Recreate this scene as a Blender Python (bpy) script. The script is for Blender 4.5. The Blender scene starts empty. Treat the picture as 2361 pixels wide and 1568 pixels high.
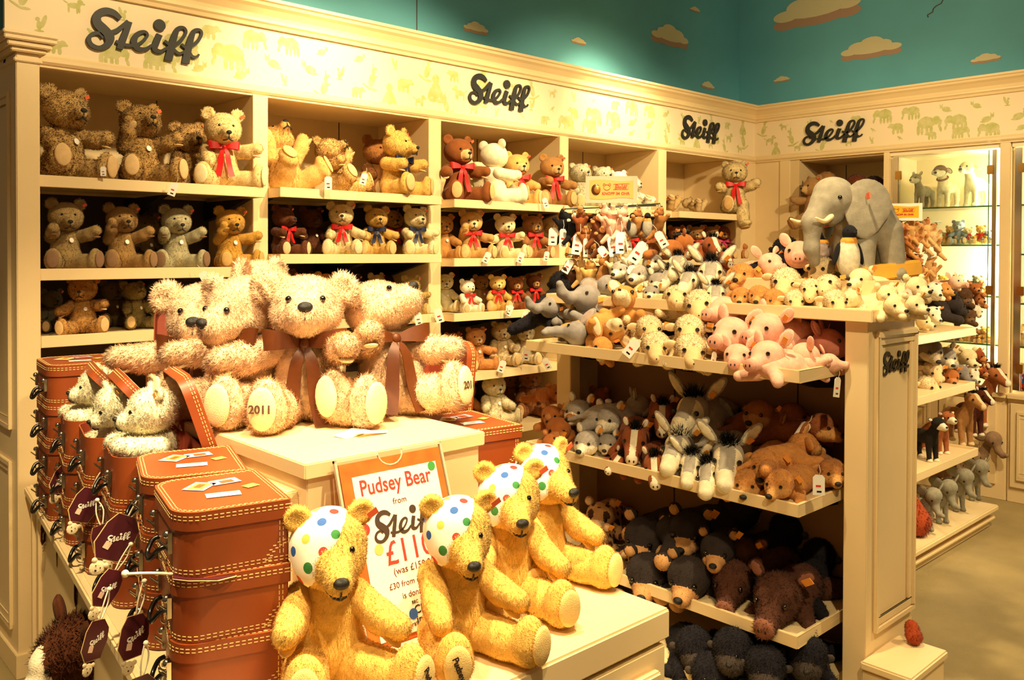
import bpy, bmesh, math, random
import numpy as np
from mathutils import Vector, Matrix, Euler
random.seed(7); RNG = np.random.default_rng(7)
S = bpy.context.scene; COL = S.collection
PI = math.pi; R = math.radians
IW, IH = 2361, 1568
# ---------------------------------------------------------------- camera
YAW, PITCH, ROLL, FPX, SY = 0.7505, -0.0147, 0.0034, 1994.6, -173.6
EYE = np.array([0, 0, 1.6])
_f = np.array([math.sin(YAW)*math.cos(PITCH), math.cos(YAW)*math.cos(PITCH), math.sin(PITCH)])
_r = np.array([math.cos(YAW), -math.sin(YAW), 0.0]); _u = np.cross(_r, _f)
_r2 = math.cos(ROLL)*_r + math.sin(ROLL)*_u; _u2 = -math.sin(ROLL)*_r + math.cos(ROLL)*_u
def ray(px, py): return _r2*(px-IW/2)/FPX - _u2*(py-(IH/2+SY))/FPX + _f
def on_x(px, py, x): d = ray(px, py); return Vector(EYE + d*(x/d[0]))
def on_y(px, py, y): d = ray(px, py); return Vector(EYE + d*(y/d[1]))
def on_z(px, py, z): d = ray(px, py); return Vector(EYE + d*((z-1.6)/d[2]))
def depth(p): return float((np.array(p)-EYE) @ _f)
cam = bpy.data.cameras.new('camera'); co = bpy.data.objects.new('camera', cam); COL.objects.link(co)
M = Matrix(((_r2[0], _u2[0], -_f[0]), (_r2[1], _u2[1], -_f[1]), (_r2[2], _u2[2], -_f[2]))).to_4x4()
M.translation = Vector(EYE); co.matrix_world = M
cam.sensor_width = 36; cam.lens = FPX/IW*36; cam.shift_y = SY/IW; cam.clip_start = .05; S.camera = co
S.view_settings.view_transform = 'Standard'; S.view_settings.look = 'None'
S.view_settings.gamma = 1; S.view_settings.use_curve_mapping = False
# ---------------------------------------------------------------- materials
def s2l(c): return tuple((x/12.92 if x <= .04045 else ((x+.055)/1.055)**2.4) for x in c)
def hexc(h): return s2l([int(h[i:i+2], 16)/255 for i in (0, 2, 4)])
MC = {}
def mat(name, col, rough=.5, metal=0, var=0, vs=8, bump=0, bs=200, sheen=0, emit=0, spec=.5, hue=None):
    if name in MC: return MC[name]
    m = bpy.data.materials.new(name); m.use_nodes = True; nt = m.node_tree; b = nt.nodes['Principled BSDF']
    c = hexc(col) if isinstance(col, str) else col
    b.inputs['Base Color'].default_value = (*c, 1); b.inputs['Roughness'].default_value = rough
    b.inputs['Metallic'].default_value = metal; b.inputs['Specular IOR Level'].default_value = spec
    if sheen: b.inputs['Sheen Weight'].default_value = sheen; b.inputs['Sheen Roughness'].default_value = .5
    if emit: b.inputs['Emission Color'].default_value = (*c, 1); b.inputs['Emission Strength'].default_value = emit
    tc = nt.nodes.new('ShaderNodeTexCoord')
    if var:
        n = nt.nodes.new('ShaderNodeTexNoise'); n.inputs['Scale'].default_value = vs; n.inputs['Detail'].default_value = 4
        r = nt.nodes.new('ShaderNodeValToRGB'); e = r.color_ramp.elements
        c2 = hue if hue else tuple(x*(1-var) for x in c); c3 = tuple(min(1, x*(1+var*.5)) for x in c)
        e[0].position = .35; e[0].color = (*c2, 1); e[1].position = .68; e[1].color = (*c3, 1)
        nt.links.new(tc.outputs['Object'], n.inputs['Vector']); nt.links.new(n.outputs['Fac'], r.inputs[0])
        nt.links.new(r.outputs[0], b.inputs['Base Color'])
    if bump:
        n = nt.nodes.new('ShaderNodeTexNoise'); n.inputs['Scale'].default_value = bs; n.inputs['Detail'].default_value = 2
        bp = nt.nodes.new('ShaderNodeBump'); bp.inputs['Strength'].default_value = bump; bp.inputs['Distance'].default_value = .01
        nt.links.new(tc.outputs['Object'], n.inputs['Vector']); nt.links.new(n.outputs['Fac'], bp.inputs['Height'])
        nt.links.new(bp.outputs[0], b.inputs['Normal'])
    MC[name] = m; return m
def plush(col, v=.16):
    c = tuple(x**.88 for x in hexc(col)); dark = max(c) < .12; return mat('plush_'+col, c, .9, var=v, vs=16, bump=.25, bs=160, sheen=.02 if dark else .08, spec=.12)
def satin(col): return mat('satin_'+col, col, .45, var=.1, vs=5, spec=.3)
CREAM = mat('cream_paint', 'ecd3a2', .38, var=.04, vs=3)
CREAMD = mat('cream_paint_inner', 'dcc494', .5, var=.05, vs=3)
PAPER = mat('wallpaper_cream', 'efdcb8', .6)
GREEN = mat('wallpaper_green', 'aeb062', .7, var=.2, vs=26, hue=hexc('cfc68e'))
BLACK = mat('black_gloss', '0c0b0c', .25); LOGO = mat('logo_black', '20201e', .55); LOGOR = mat('logo_edge', '6a3a2a', .6)
DARK = mat('shelf_back_dark', '3c2c1e', .7, var=.1); ISB = mat('island_back_shaded', '94734c', .6, var=.06, vs=4); BLUEB = mat('bracket_black', '15161c', .5)  # island back cream darkened to brown: shelf shade put into its colour
WHITE = mat('paper_white', 'f4f0e4', .6); STEEL = mat('steel', 'b9b2a4', .22, 1); BRASS = mat('brass', 'b0894a', .3, 1)
LEATH = mat('suitcase_board', '8c4018', .42, var=.08, vs=6); STITCH = mat('stitch_thread', 'ecd08c', .7)
LINER = mat('suitcase_lining', '8e3a22', .6); MAROON = mat('tag_maroon', '4a1620', .4); CORD = mat('cord_white', 'e6dcc2', .8)
REDT = mat('print_red', 'd4352c', .6); YEL = mat('print_yellow', 'f2b81f', .5); ORNG = mat('label_orange', 'ee9a3a', .6)
REDL = mat('label_red', 'e0603a', .6); GREY = mat('grey_frame', 'b9ab90', .5); BROWNT = mat('embroidery_brown', '5a3a28', .8)
NOSE = mat('nose_thread', '120f10', .45, bump=.3, bs=300); EYEM = mat('glass_eye', '0a0606', .05, spec=.9)
# ---------------------------------------------------------------- objects
def lab(o, label, cat, group=None, kind=None):
    if label:
        o['label'] = label
        if len(label.split()) > 16: print('LONG', label)
    if cat: o['category'] = cat
    if group: o['group'] = group
    if kind: o['kind'] = kind
    return o
def link(name, me, parent=None, loc=(0, 0, 0), rot=(0, 0, 0), sc=1, mats=None):
    o = bpy.data.objects.new(name, me); COL.objects.link(o)
    if parent: o.parent = parent
    o.location = loc; o.rotation_euler = rot; o.scale = (sc,)*3 if not hasattr(sc, '__len__') else sc
    if mats:
        for i, m in enumerate(mats):
            if i < len(o.material_slots): o.material_slots[i].link = 'OBJECT'; o.material_slots[i].material = m
    return o
def thing(name, label, cat, loc=(0, 0, 0), rot=(0, 0, 0), sc=1, group=None):
    o = link(name, None, None, loc, rot, sc); o.empty_display_size = .05; return lab(o, label, cat, group)
def mw(o):
    m = Matrix.LocRotScale(o.location, o.rotation_euler, o.scale)
    return mw(o.parent) @ m if o.parent else m
def adopt(o, parent):
    "parent an object that was placed in world space"
    m = mw(parent).inverted() @ Matrix.LocRotScale(o.location, o.rotation_euler, o.scale)
    o.parent = parent; l, q, s = m.decompose(); o.location = l; o.rotation_euler = q.to_euler(); o.scale = s; return o
class MB:
    def __init__(s): s.v = []; s.f = []; s.m = []
    def quadbox(s, P, mi=0):
        n = len(s.v); s.v += [tuple(p) for p in P]
        for q in ((0,3,2,1), (4,5,6,7), (0,1,5,4), (1,2,6,5), (2,3,7,6), (3,0,4,7)): s.f.append([n+i for i in q]); s.m.append(mi)
        return s
    def box(s, a, b, mi=0):
        (x0, y0, z0), (x1, y1, z1) = [min(p, q) for p, q in zip(a, b)], [max(p, q) for p, q in zip(a, b)]
        return s.quadbox([(x0,y0,z0),(x1,y0,z0),(x1,y1,z0),(x0,y1,z0),(x0,y0,z1),(x1,y0,z1),(x1,y1,z1),(x0,y1,z1)], mi)
    def poly(s, pts, mi=0): n = len(s.v); s.v += [tuple(p) for p in pts]; s.f.append(list(range(n, n+len(pts)))); s.m.append(mi); return s
    def prism(s, pts, vec, mi=0, ms=None):
        n = len(s.v); k = len(pts); vec = Vector(vec); s.v += [tuple(p) for p in pts] + [tuple(Vector(p)+vec) for p in pts]
        s.f.append(list(range(n+k-1, n-1, -1))); s.m.append(mi); s.f.append(list(range(n+k, n+2*k))); s.m.append(mi)
        for i in range(k): j = (i+1) % k; s.f.append([n+i, n+j, n+k+j, n+k+i]); s.m.append(mi if ms is None else ms)
        return s
    def tube(s, pts, r, seg=6, mi=0, closed=False):
        pts = [Vector(p) for p in pts]; n0 = len(s.v); k = len(pts)
        rr = r if hasattr(r, '__len__') else [r]*k; u = None
        for i, p in enumerate(pts):
            t = (pts[(i+1) % k if closed else min(i+1, k-1)] - pts[(i-1) % k if closed else max(i-1, 0)])
            t = t.normalized() if t.length > 1e-9 else Vector((0, 0, 1))
            if u is None: u = t.orthogonal().normalized()
            u = (u - t*u.dot(t)); u = u.normalized() if u.length > 1e-6 else t.orthogonal().normalized(); w = t.cross(u)
            for a in range(seg): th = 2*PI*a/seg; s.v.append(tuple(p+(u*math.cos(th)+w*math.sin(th))*rr[i]))
        for i in range(k if closed else k-1):
            for a in range(seg):
                b = (a+1) % seg; i2 = (i+1) % k; s.f.append([n0+i*seg+a, n0+i*seg+b, n0+i2*seg+b, n0+i2*seg+a]); s.m.append(mi)
        if not closed:
            s.f.append([n0+a for a in range(seg-1, -1, -1)]); s.m.append(mi); s.f.append([n0+(k-1)*seg+a for a in range(seg)]); s.m.append(mi)
        return s
    def ribbon(s, pts, wid, widths, th, mi=0):
        "flat strip along pts; wid = list of width directions; closed thin box section"
        n0 = len(s.v); k = len(pts); pts = [Vector(p) for p in pts]
        for i, p in enumerate(pts):
            t = (pts[min(i+1, k-1)]-pts[max(i-1, 0)]).normalized(); w = Vector(wid[i] if isinstance(wid, list) else wid).normalized()
            n = t.cross(w).normalized(); h = widths[i]/2
            s.v += [tuple(p-w*h-n*th/2), tuple(p+w*h-n*th/2), tuple(p+w*h+n*th/2), tuple(p-w*h+n*th/2)]
        for i in range(k-1):
            for a in range(4): b = (a+1) % 4; s.f.append([n0+i*4+a, n0+i*4+b, n0+i*4+4+b, n0+i*4+4+a]); s.m.append(mi)
        s.f.append([n0+3, n0+2, n0+1, n0]); s.m.append(mi); e = n0+(k-1)*4; s.f.append([e, e+1, e+2, e+3]); s.m.append(mi); return s
    def ball(s, c, r, mi=0, nu=16, nv=9, rot=None):
        r = (r,)*3 if not hasattr(r, '__len__') else r; n0 = len(s.v); c = Vector(c)
        for j in range(nv+1):
            ph = PI*j/nv
            for i in range(nu):
                th = 2*PI*i/nu; p = Vector((r[0]*math.sin(ph)*math.cos(th), r[1]*math.sin(ph)*math.sin(th), r[2]*math.cos(ph)))
                if rot: p = rot @ p
                s.v.append(tuple(c+p))
        for j in range(nv):
            for i in range(nu): i2 = (i+1) % nu; s.f.append([n0+j*nu+i, n0+(j+1)*nu+i, n0+(j+1)*nu+i2, n0+j*nu+i2]); s.m.append(mi)
        return s
    def mesh(s, name, mats, smooth=None, bevel=0):
        me = bpy.data.meshes.new(name); me.from_pydata(s.v, [], s.f)
        for m in (mats if isinstance(mats, (list, tuple)) else [mats]): me.materials.append(m)
        me.polygons.foreach_set('material_index', s.m)
        if bevel:
            bm = bmesh.new(); bm.from_mesh(me); bmesh.ops.remove_doubles(bm, verts=bm.verts, dist=1e-6)
            es = [e for e in bm.edges if len(e.link_faces) == 2 and e.calc_face_angle(0) > .6]
            bmesh.ops.bevel(bm, geom=es, offset=bevel, segments=2, affect='EDGES', clamp_overlap=True); bm.to_mesh(me); bm.free()
        if smooth: me.shade_smooth() if smooth is True else me.set_sharp_from_angle(angle=smooth) or None
        if smooth and smooth is not True:
            me.polygons.foreach_set('use_smooth', [True]*len(me.polygons))
        me.update(); return me
    def obj(s, name, mats, parent=None, smooth=None, bevel=0, **k): return link(name, s.mesh(name, mats, smooth, bevel), parent, **k)
def cat_rom(P, n=6, closed=False):
    P = np.array(P, float); out = []; k = len(P)
    for i in range(k if closed else k-1):
        p0, p1, p2, p3 = (P[(i-1) % k], P[i], P[(i+1) % k], P[(i+2) % k]) if closed else (P[max(i-1, 0)], P[i], P[i+1], P[min(i+2, k-1)])
        for j in range(n):
            t = j/n; out.append(.5*((2*p1)+(-p0+p2)*t+(2*p0-5*p1+4*p2-p3)*t*t+(-p0+3*p1-3*p2+p3)*t**3))
    if not closed: out.append(P[-1])
    return np.array(out)
# ---------------------------------------------------------------- soft-body surfaces (smooth blended fields)
def Rm(rx, ry=0, rz=0): return np.array(Euler((R(rx), R(ry), R(rz))).to_matrix())
def E(c, r, m=0, rot=None, sub=False): return ('e', np.array(c, float), np.array(r, float), m, None if rot is None else Rm(*rot), sub)
def T(a, b, r0, r1, m=0): return ('t', np.array(a, float), np.array(b, float), r0, r1, m)
def prim_d(p, P):
    if p[0] == 'e':
        q = P - p[1]
        if p[4] is not None: q = q @ p[4]
        k0 = np.linalg.norm(q/p[2], axis=-1); k1 = np.linalg.norm(q/p[2]**2, axis=-1)+1e-9
        return k0*(k0-1)/k1
    a, b = p[1], p[2]; ab = b-a; h = np.clip(((P-a)@ab)/(ab@ab), 0, 1)
    return np.linalg.norm(P-a-h[..., None]*ab, axis=-1) - (p[3]+(p[4]-p[3])*h)
def field(prims, P, k):
    d = None
    for p in prims:
        q = prim_d(p, P)
        if p[0] == 'e' and p[5]: h = np.maximum(k-np.abs(d+q), 0)/k; d = np.maximum(d, -q)+h*h*k*.25
        elif d is None: d = q
        else: h = np.maximum(k-np.abs(d-q), 0)/k; d = np.minimum(d, q)-h*h*k*.25
    return d
def nets(D, org, h):
    Sg = D < 0; c = np.zeros(np.array(D.shape)-1, int); nx, ny, nz = c.shape
    for i in (0, 1):
        for j in (0, 1):
            for k in (0, 1): c += Sg[i:nx+i, j:ny+j, k:nz+k]
    act = (c > 0) & (c < 8); acc = np.zeros(c.shape+(3,)); cnt = np.zeros(c.shape)
    for ax in range(3):
        o1, o2 = [a for a in range(3) if a != ax]
        for i in (0, 1):
            for j in (0, 1):
                st = [0, 0, 0]; st[o1] = i; st[o2] = j; en = list(st); en[ax] = 1
                A = D[st[0]:nx+st[0], st[1]:ny+st[1], st[2]:nz+st[2]]; B = D[en[0]:nx+en[0], en[1]:ny+en[1], en[2]:nz+en[2]]
                cr = (A < 0) != (B < 0); t = np.where(cr, A/np.where(cr, A-B, 1), 0)
                for a2 in range(3): acc[..., a2] += np.where(cr, t if a2 == ax else st[a2], 0)
                cnt += cr
    idx = -np.ones(c.shape, int); idx[act] = np.arange(act.sum())
    V = (np.argwhere(act) + acc[act]/cnt[act][:, None])*h + org; F = []
    for ax in range(3):
        o1, o2 = (ax+1) % 3, (ax+2) % 3
        sl = [slice(None)]*3; sl[ax] = slice(0, c.shape[ax]); sl[o1] = slice(1, c.shape[o1]); sl[o2] = slice(1, c.shape[o2])
        A = Sg[tuple(sl)]; s2 = list(sl); s2[ax] = slice(1, c.shape[ax]+1); B = Sg[tuple(s2)]
        for flip in (0, 1):
            w = np.argwhere(A & ~B if not flip else ~A & B)
            if not len(w): continue
            w[:, o1] += 1; w[:, o2] += 1; q = []
            for d1, d2 in ((-1, -1), (0, -1), (0, 0), (-1, 0)):
                z = w.copy(); z[:, o1] += d1; z[:, o2] += d2; q.append(idx[z[:, 0], z[:, 1], z[:, 2]])
            q = np.stack(q, 1); F.append(q[:, ::-1] if flip else q)
    return V, np.concatenate(F)
def raw_mesh(name, V, Q, TR, mq, mt, nor, nm):
    me = bpy.data.meshes.new(name); me.vertices.add(len(V)); me.vertices.foreach_set('co', V.astype(np.float32).ravel())
    nl = 4*len(Q)+3*len(TR); me.loops.add(nl); me.loops.foreach_set('vertex_index', np.concatenate([Q.ravel(), TR.ravel()]).astype(np.int32))
    me.polygons.add(len(Q)+len(TR))
    me.polygons.foreach_set('loop_start', np.concatenate([np.arange(len(Q))*4, 4*len(Q)+np.arange(len(TR))*3]).astype(np.int32))
    me.polygons.foreach_set('material_index', np.concatenate([mq, mt]).astype(np.int32))
    me.polygons.foreach_set('use_smooth', np.ones(len(Q)+len(TR), bool))
    for i in range(nm): me.materials.append(CREAM)
    me.update(calc_edges=True); me.validate()
    me.normals_split_custom_set_from_vertices([tuple(n) for n in nor]); return me
def soft(name, prims, h=.016, k=.04, fur=None, clip=None, paint=None, nm=None, shell=0):
    """fur = (count, length, width, comb vector, curl); clip = function of points -> signed distance to intersect"""
    lo = np.full(3, 9.); hi = -lo
    for p in prims:
        if p[0] == 'e':
            if p[5]: continue
            rr = max(p[2]) if p[4] is not None else p[2]; lo = np.minimum(lo, p[1]-rr); hi = np.maximum(hi, p[1]+rr)
        else:
            lo = np.minimum(lo, np.minimum(p[1]-p[3], p[2]-p[4])); hi = np.maximum(hi, np.maximum(p[1]+p[3], p[2]+p[4]))
    lo -= 2.5*h+k*.3+shell; hi += 2.5*h+k*.3+shell; n = np.ceil((hi-lo)/h).astype(int)+1
    G = np.stack(np.meshgrid(*[lo[a]+h*np.arange(n[a]) for a in range(3)], indexing='ij'), -1)
    D = field(prims, G, k)-shell
    if clip is not None: D = np.maximum(D, clip(G))
    V, Q = nets(D, lo, h)
    e = np.array([h*.5, 0, 0]); N = np.stack([field(prims, V+np.roll(e, a), k)-field(prims, V-np.roll(e, a), k) for a in range(3)], -1)
    if clip is not None:
        fn = np.cross(V[Q[:, 2]]-V[Q[:, 0]], V[Q[:, 3]]-V[Q[:, 1]]); N = np.zeros_like(V)
        for a in range(4): np.add.at(N, Q[:, a], fn)
    N /= np.linalg.norm(N, axis=1)[:, None]+1e-9
    pr = [p for p in prims if not (p[0] == 'e' and p[5])]
    ids = np.array([p[3] if p[0] == 'e' else p[5] for p in pr]); C = V[Q].mean(1)
    mq = paint(C) if paint else ids[np.argmin(np.stack([prim_d(p, C) for p in pr]), 0)]
    nm = nm or int(mq.max())+1; TR = np.zeros((0, 3), int); mt = np.zeros(0, int)
    if fur:
        cnt, L, W, comb, curl = fur; Lm = L if hasattr(L, '__len__') else [L]*nm
        fn = np.cross(V[Q[:, 2]]-V[Q[:, 0]], V[Q[:, 3]]-V[Q[:, 1]]); ar = np.linalg.norm(fn, axis=1)*np.array([1. if Lm[i] > 0 else 0. for i in mq])
        fi = RNG.choice(len(Q), cnt, p=ar/ar.sum()); u, v = RNG.random(cnt)[:, None], RNG.random(cnt)[:, None]; q = Q[fi]
        B = (V[q[:, 0]]*(1-u)+V[q[:, 1]]*u)*(1-v)+(V[q[:, 3]]*(1-u)+V[q[:, 2]]*u)*v; nn = N[q[:, 0]]
        g = np.array(comb, float)+RNG.normal(0, .35+curl, (cnt, 3)); g -= nn*(g*nn).sum(1)[:, None]; g /= np.linalg.norm(g, axis=1)[:, None]+1e-9
        d = nn*(.55+curl*.3)+g*.8; d /= np.linalg.norm(d, axis=1)[:, None]
        s = np.cross(d, nn+RNG.normal(0, .2, (cnt, 3))); s /= np.linalg.norm(s, axis=1)[:, None]+1e-9
        ll = np.array(Lm)[mq[fi]][:, None]*(RNG.random((cnt, 1))*.6+.6); b0 = B-nn*.006
        VV = np.stack([b0-s*W/2, b0+s*W/2, b0+d*ll], 1).reshape(-1, 3); TR = np.arange(cnt*3).reshape(-1, 3)+len(V); mt = mq[fi]
        n2 = nn*.75+d*.4+RNG.normal(0, .3, (cnt, 3)); n2 /= np.linalg.norm(n2, axis=1)[:, None]
        V = np.concatenate([V, VV]); N = np.concatenate([N, np.repeat(n2, 3, 0)])
    return raw_mesh(name, V, Q, TR, mq, mt, N, nm)
# ---------------------------------------------------------------- lettering
def text_mesh(txt, size, m, font_scale=(1, 1), depth_=.0008, bold=0, shear=0, align='CENTER'):
    cu = bpy.data.curves.new('txt', 'FONT'); cu.body = txt; cu.size = size; cu.extrude = depth_; cu.align_x = align; cu.align_y = 'CENTER'
    cu.offset = bold; cu.shear = shear; cu.resolution_u = 3
    o = bpy.data.objects.new('txt', cu); COL.objects.link(o); bpy.context.view_layer.update()
    me = bpy.data.meshes.new_from_object(o.evaluated_get(bpy.context.evaluated_depsgraph_get())); bpy.data.objects.remove(o)
    if font_scale != (1, 1): me.transform(Matrix.Diagonal((font_scale[0], font_scale[1], 1, 1)))
    me.materials.clear(); me.materials.append(m); return me
LOGO_S = [
 [(1118,186,34),(1068,142,50),(1000,128,58),(942,160,62),(935,222,70),(985,280,80),(1030,335,78),(1020,395,56),(955,430,38),(893,408,36),(872,360,34),(900,318,30),(950,312,26),(982,345,24)],
 [(1040,300,30),(1090,282,38),(1140,240,34),(1178,200,28)],
 [(1188,205,50),(1165,280,50),(1135,360,55),(1110,435,50)],
 [(1080,372,24),(1150,398,28),(1230,400,26),(1292,368,24),(1335,315,24),(1312,284,26),(1258,305,40),(1225,365,50),(1255,425,44),(1318,430,32),(1378,392,24)],
 [(1438,302,52),(1408,375,54),(1398,428,46),(1445,446,32),(1500,415,24),(1560,392,30),(1622,345,28),(1664,275,26),(1645,236,24),(1595,248,38),(1562,320,54),(1532,430,64),(1510,522,68)],
 [(1480,355,24),(1530,395,26),(1590,455,26),(1640,448,22),(1705,400,28),(1768,350,28),(1803,285,26),(1788,250,24),(1738,262,38),(1705,340,54),(1678,450,64),(1660,545,68)],
 [(1625,380,24),(1680,425,26),(1720,482,26),(1762,484,20),(1782,462,14)]]
def logo_mesh(w, th, m, m2=None):
    b = MB(); sc = w/945
    def cv(x, y): return ((x-1335)*sc, -((y-.135*(x-860))-270)*sc)
    for k, st in enumerate(LOGO_S):
        P = cat_rom(st, 5); n = len(P); L = []; Rr = []
        for i in range(n):
            t = P[min(i+1, n-1)][:2]-P[max(i-1, 0)][:2]; t = t/(np.linalg.norm(t)+1e-9); nn = np.array([-t[1], t[0]])*P[i][2]/2
            L.append(cv(*(P[i][:2]+nn))); Rr.append(cv(*(P[i][:2]-nn)))
        z1 = th+k*.00002
        for i in range(n-1):
            q = [Rr[i], Rr[i+1], L[i+1], L[i]]
            b.quadbox([(*p, 0) for p in q]+[(*p, z1) for p in q])
    cx, cy = cv(1440, 222); b.prism([(cx+49*sc*math.cos(a*PI/12), cy+49*sc*math.sin(a*PI/12), 0) for a in range(24)], (0, 0, th))
    me = b.mesh('lettering', [m]); return me
WORLD_E = .10; EXPO = .62
LIGHTS = [
 (('track_spot', (1.5, 2.0, 3.3), (1.5, 3.85, 1.7), 95), dict(size=75)),
 (('track_spot', (2.2, 2.9, 3.2), (2.15, 3.76, 2.45), 62), dict(size=60, blend=1)),
 (('track_spot', (2.6, 1.9, 3.3), (2.7, 3.8, 1.6), 240), dict(size=75)),
 (('track_spot', (4.35, 3.15, 3.1), (4.45, 3.8, 2.5), 75), dict(size=75, blend=1)),
 (('track_spot', (4.0, 1.6, 3.3), (4.4, 3.8, 1.5), 170), dict(size=75)),
 (('track_spot', (1.1, 1.5, 3.4), (1.25, 2.1, 1.0), 290), dict(size=55)),
 (('track_spot', (1.45, .7, 3.4), (1.4, 1.55, .8), 270), dict(size=50)),
 (('track_spot', (.6, .2, 3.0), (1.1, 2.0, 1.1), 92), dict(size=60)),
 (('track_spot', (2.4, 1.5, 3.4), (2.95, 2.1, 1.0), 200), dict(size=60)),
 (('track_spot', (1.4, .1, 2.9), (2.9, 2.0, .8), 135), dict(size=60)),
 (('track_spot', (4.0, .3, 3.2), (5.4, 2.4, 1.2), 190), dict(size=80)),
 (('track_spot', (4.6, -.3, 3.3), (5.0, 1.0, 0), 190), dict(size=90)),
 (('track_spot', (.1, 1.7, 3.2), (.85, 2.5, 1.0), 250), dict(size=60)),
 (('track_spot', (4.6, 2.4, 2.75), (6.2, 2.6, 3.1), 26), dict(size=120, blend=1)),
]
# ---------------------------------------------------------------- teddy prototypes (unit = sitting height)
def eye_mesh(): return MB().ball((0, 0, 0), 1, 0, 10, 7).mesh('eye', [EYEM], True)
EYE_ME = eye_mesh()
NOSE_ME = MB().ball((0, 0, 0), (1, .7, .72), 0, 12, 8).mesh('nose', [NOSE], True)
def mouth_mesh(w, dz, smile=False):
    b = MB(); b.tube([(0, 0, 0), (0, .012, -dz)], .008, 5)
    s = -.25 if smile else .6
    for sx in (-1, 1): b.tube([(0, .012, -dz), (sx*w*.5, .022, -dz-w*s*.55), (sx*w, .05, -dz-w*s*.7+(.03 if smile else 0))], .008, 5)
    return b.mesh('mouth', [NOSE], True)
MOUTH = mouth_mesh(.055, .05); SMILE = mouth_mesh(.06, .045, True)
PAD_F = MB().ball((0, 0, 0), (.078, .024, .118), 0, 16, 10).mesh('foot_pad', [CREAM], True)
PAD_A = MB().ball((0, 0, 0), (.048, .08, .016), 0, 14, 8).mesh('paw_pad', [CREAM], True)
def bow_mesh(tail=1.0):
    b = MB()
    for s in (-1, 1):
        P = cat_rom([(0, 0, 0, .16), (.35*s, -.13, .06, .36), (.8*s, -.16, .1, .52), (1.0*s, -.05, .1, .54), (.85*s, .1, .1, .5), (.4*s, .08, .05, .3), (0, .04, 0, .16)], 4)
        b.ribbon(P[:, :3], (.1*s, 0, 1), P[:, 3], .03)
        P = cat_rom([(0, -.06, -.05, .14), (.18*s, -.16, -.45, .3), (.3*s, -.1, -.95*tail, .38), (.46*s, -.14, -1.45*tail, .4)], 5)
        b.ribbon(P[:, :3], (1, .25*s, .2*s), P[:, 3], .025)
    b.ball((0, -.06, 0), (.13, .1, .15), 0, 12, 8); return b.mesh('ribbon_bow', [BLACK], R(50))
BOW = bow_mesh(); BOWL = bow_mesh(1.4)
COLLAR = MB().tube([(math.cos(a)*.12, math.sin(a)*.115, 0) for a in np.linspace(0, 2*PI, 24, endpoint=False)], .022, 6, 0, True).mesh('ribbon_collar', [BLACK], True)
BUTTON = MB().ball((0, 0, 0), (.032, .006, .036), 0, 14, 6).mesh('chest_tag', [WHITE], True)
def style(name, fl=.03, fn=1., curl=0., head='classic', h=.018, w=.007):
    F = lambda n, comb=(0, -.2, -1): (int(n*fn), fl, w, comb, curl) if fl else None
    P = {}
    P['torso'] = soft(name+'_torso', [E((0, .02, .19), (.215, .19, .19)), E((0, .01, .38), (.18, .155, .2)), E((0, 0, .53), (.11, .1, .06)), E((0, .13, .47), (.09, .07, .1))], h, .06, F(2600))
    L = {'arm': soft(name+'_arm', [T((0, .02, 0), (0, -.17, -.012), .092, .084), T((0, -.17, -.012), (0, -.28, .014), .083, .074)], h, .04, F(1100, (0, -1, -.3))),
         'leg': soft(name+'_leg', [T((0, .02, 0), (0, -.18, -.0), .13, .11), T((0, -.18, -.0), (0, -.3, -.0), .105, .096), E((0, -.33, .045), (.104, .07, .15))], h, .05, F(1500, (0, -1, -.1)))}
    P.update(L)
    if head == 'classic':
        pr = [E((0, -.01, .19), (.21, .19, .182)), E((0, -.08, .13), (.175, .14, .125)), T((0, -.12, .155), (0, -.275, .135), .1, .062, 1)]
        P['nose'] = (0, -.332, .158, .032); P['eye'] = (.075, -.183, .228, .019); P['mouth'] = (0, -.335, .135, 1); P['ear'] = (.145, .0, .31)
    elif head == 'soft':
        pr = [E((0, 0, .19), (.215, .195, .182)), E((0, -.07, .12), (.17, .13, .11)), T((0, -.12, .125), (0, -.21, .115), .09, .072, 1)]
        P['nose'] = (0, -.282, .145, .028); P['eye'] = (.082, -.176, .2, .021); P['mouth'] = (0, -.283, .12, .9); P['ear'] = (.145, .01, .31)
    elif head == 'big':
        pr = [E((0, 0, .22), (.26, .24, .215)), E((0, -.08, .14), (.25, .2, .15)), T((0, -.14, .17), (0, -.28, .16), .175, .13, 1)]
        P['nose'] = (0, -.385, .24, .055); P['eye'] = (.12, -.235, .285, .024); P['mouth'] = (0, -.41, .17, .6); P['ear'] = (.225, .01, .31)
    else:  # yellow bear: long wedge face
        pr = [E((0, 0, .2), (.185, .17, .175)), E((0, -.07, .13), (.155, .13, .115)), T((0, -.1, .165), (0, -.255, .115), .108, .068, 1)]
        P['nose'] = (0, -.322, .14, .039); P['eye'] = (.078, -.165, .23, .017); P['mouth'] = (0, -.315, .1, 1); P['ear'] = (.135, .0, .315)
    P['headprims'] = pr
    P['head'] = soft(name+'_head', pr, h, .05, F(2700, (0, .3, -.7)), nm=2)
    P['ear_m'] = soft(name+'_ear', [E((0, 0, .04), (.078, .036, .075)), E((0, -.045, .045), (.052, .03, .05), sub=True)], h*.8, .02, F(500, (0, .1, 1)))
    P['smile'] = head == 'yellow'; return P
ST = {}
def get_style(n):
    if n not in ST:
        ST[n] = {'classic': lambda: style('classic', .03, 1.3, .2, w=.009), 'curly': lambda: style('curly', .034, 1.6, .9, w=.015), 'soft': lambda: style('soft', .014, 1, .2, 'soft'),
                 'fluffy': lambda: style('fluffy', .036, 1.6, .5, 'soft', w=.009), 'big': lambda: style('big', .038, 5, .4, 'big', .013, .0055),
                 'yellow': lambda: style('yellow', .024, 5, .3, 'yellow', .012, .0045), 'tiny': lambda: style('tiny', .012, .12, .2, 'soft', .035)}[n]()
    return ST[n]
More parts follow.
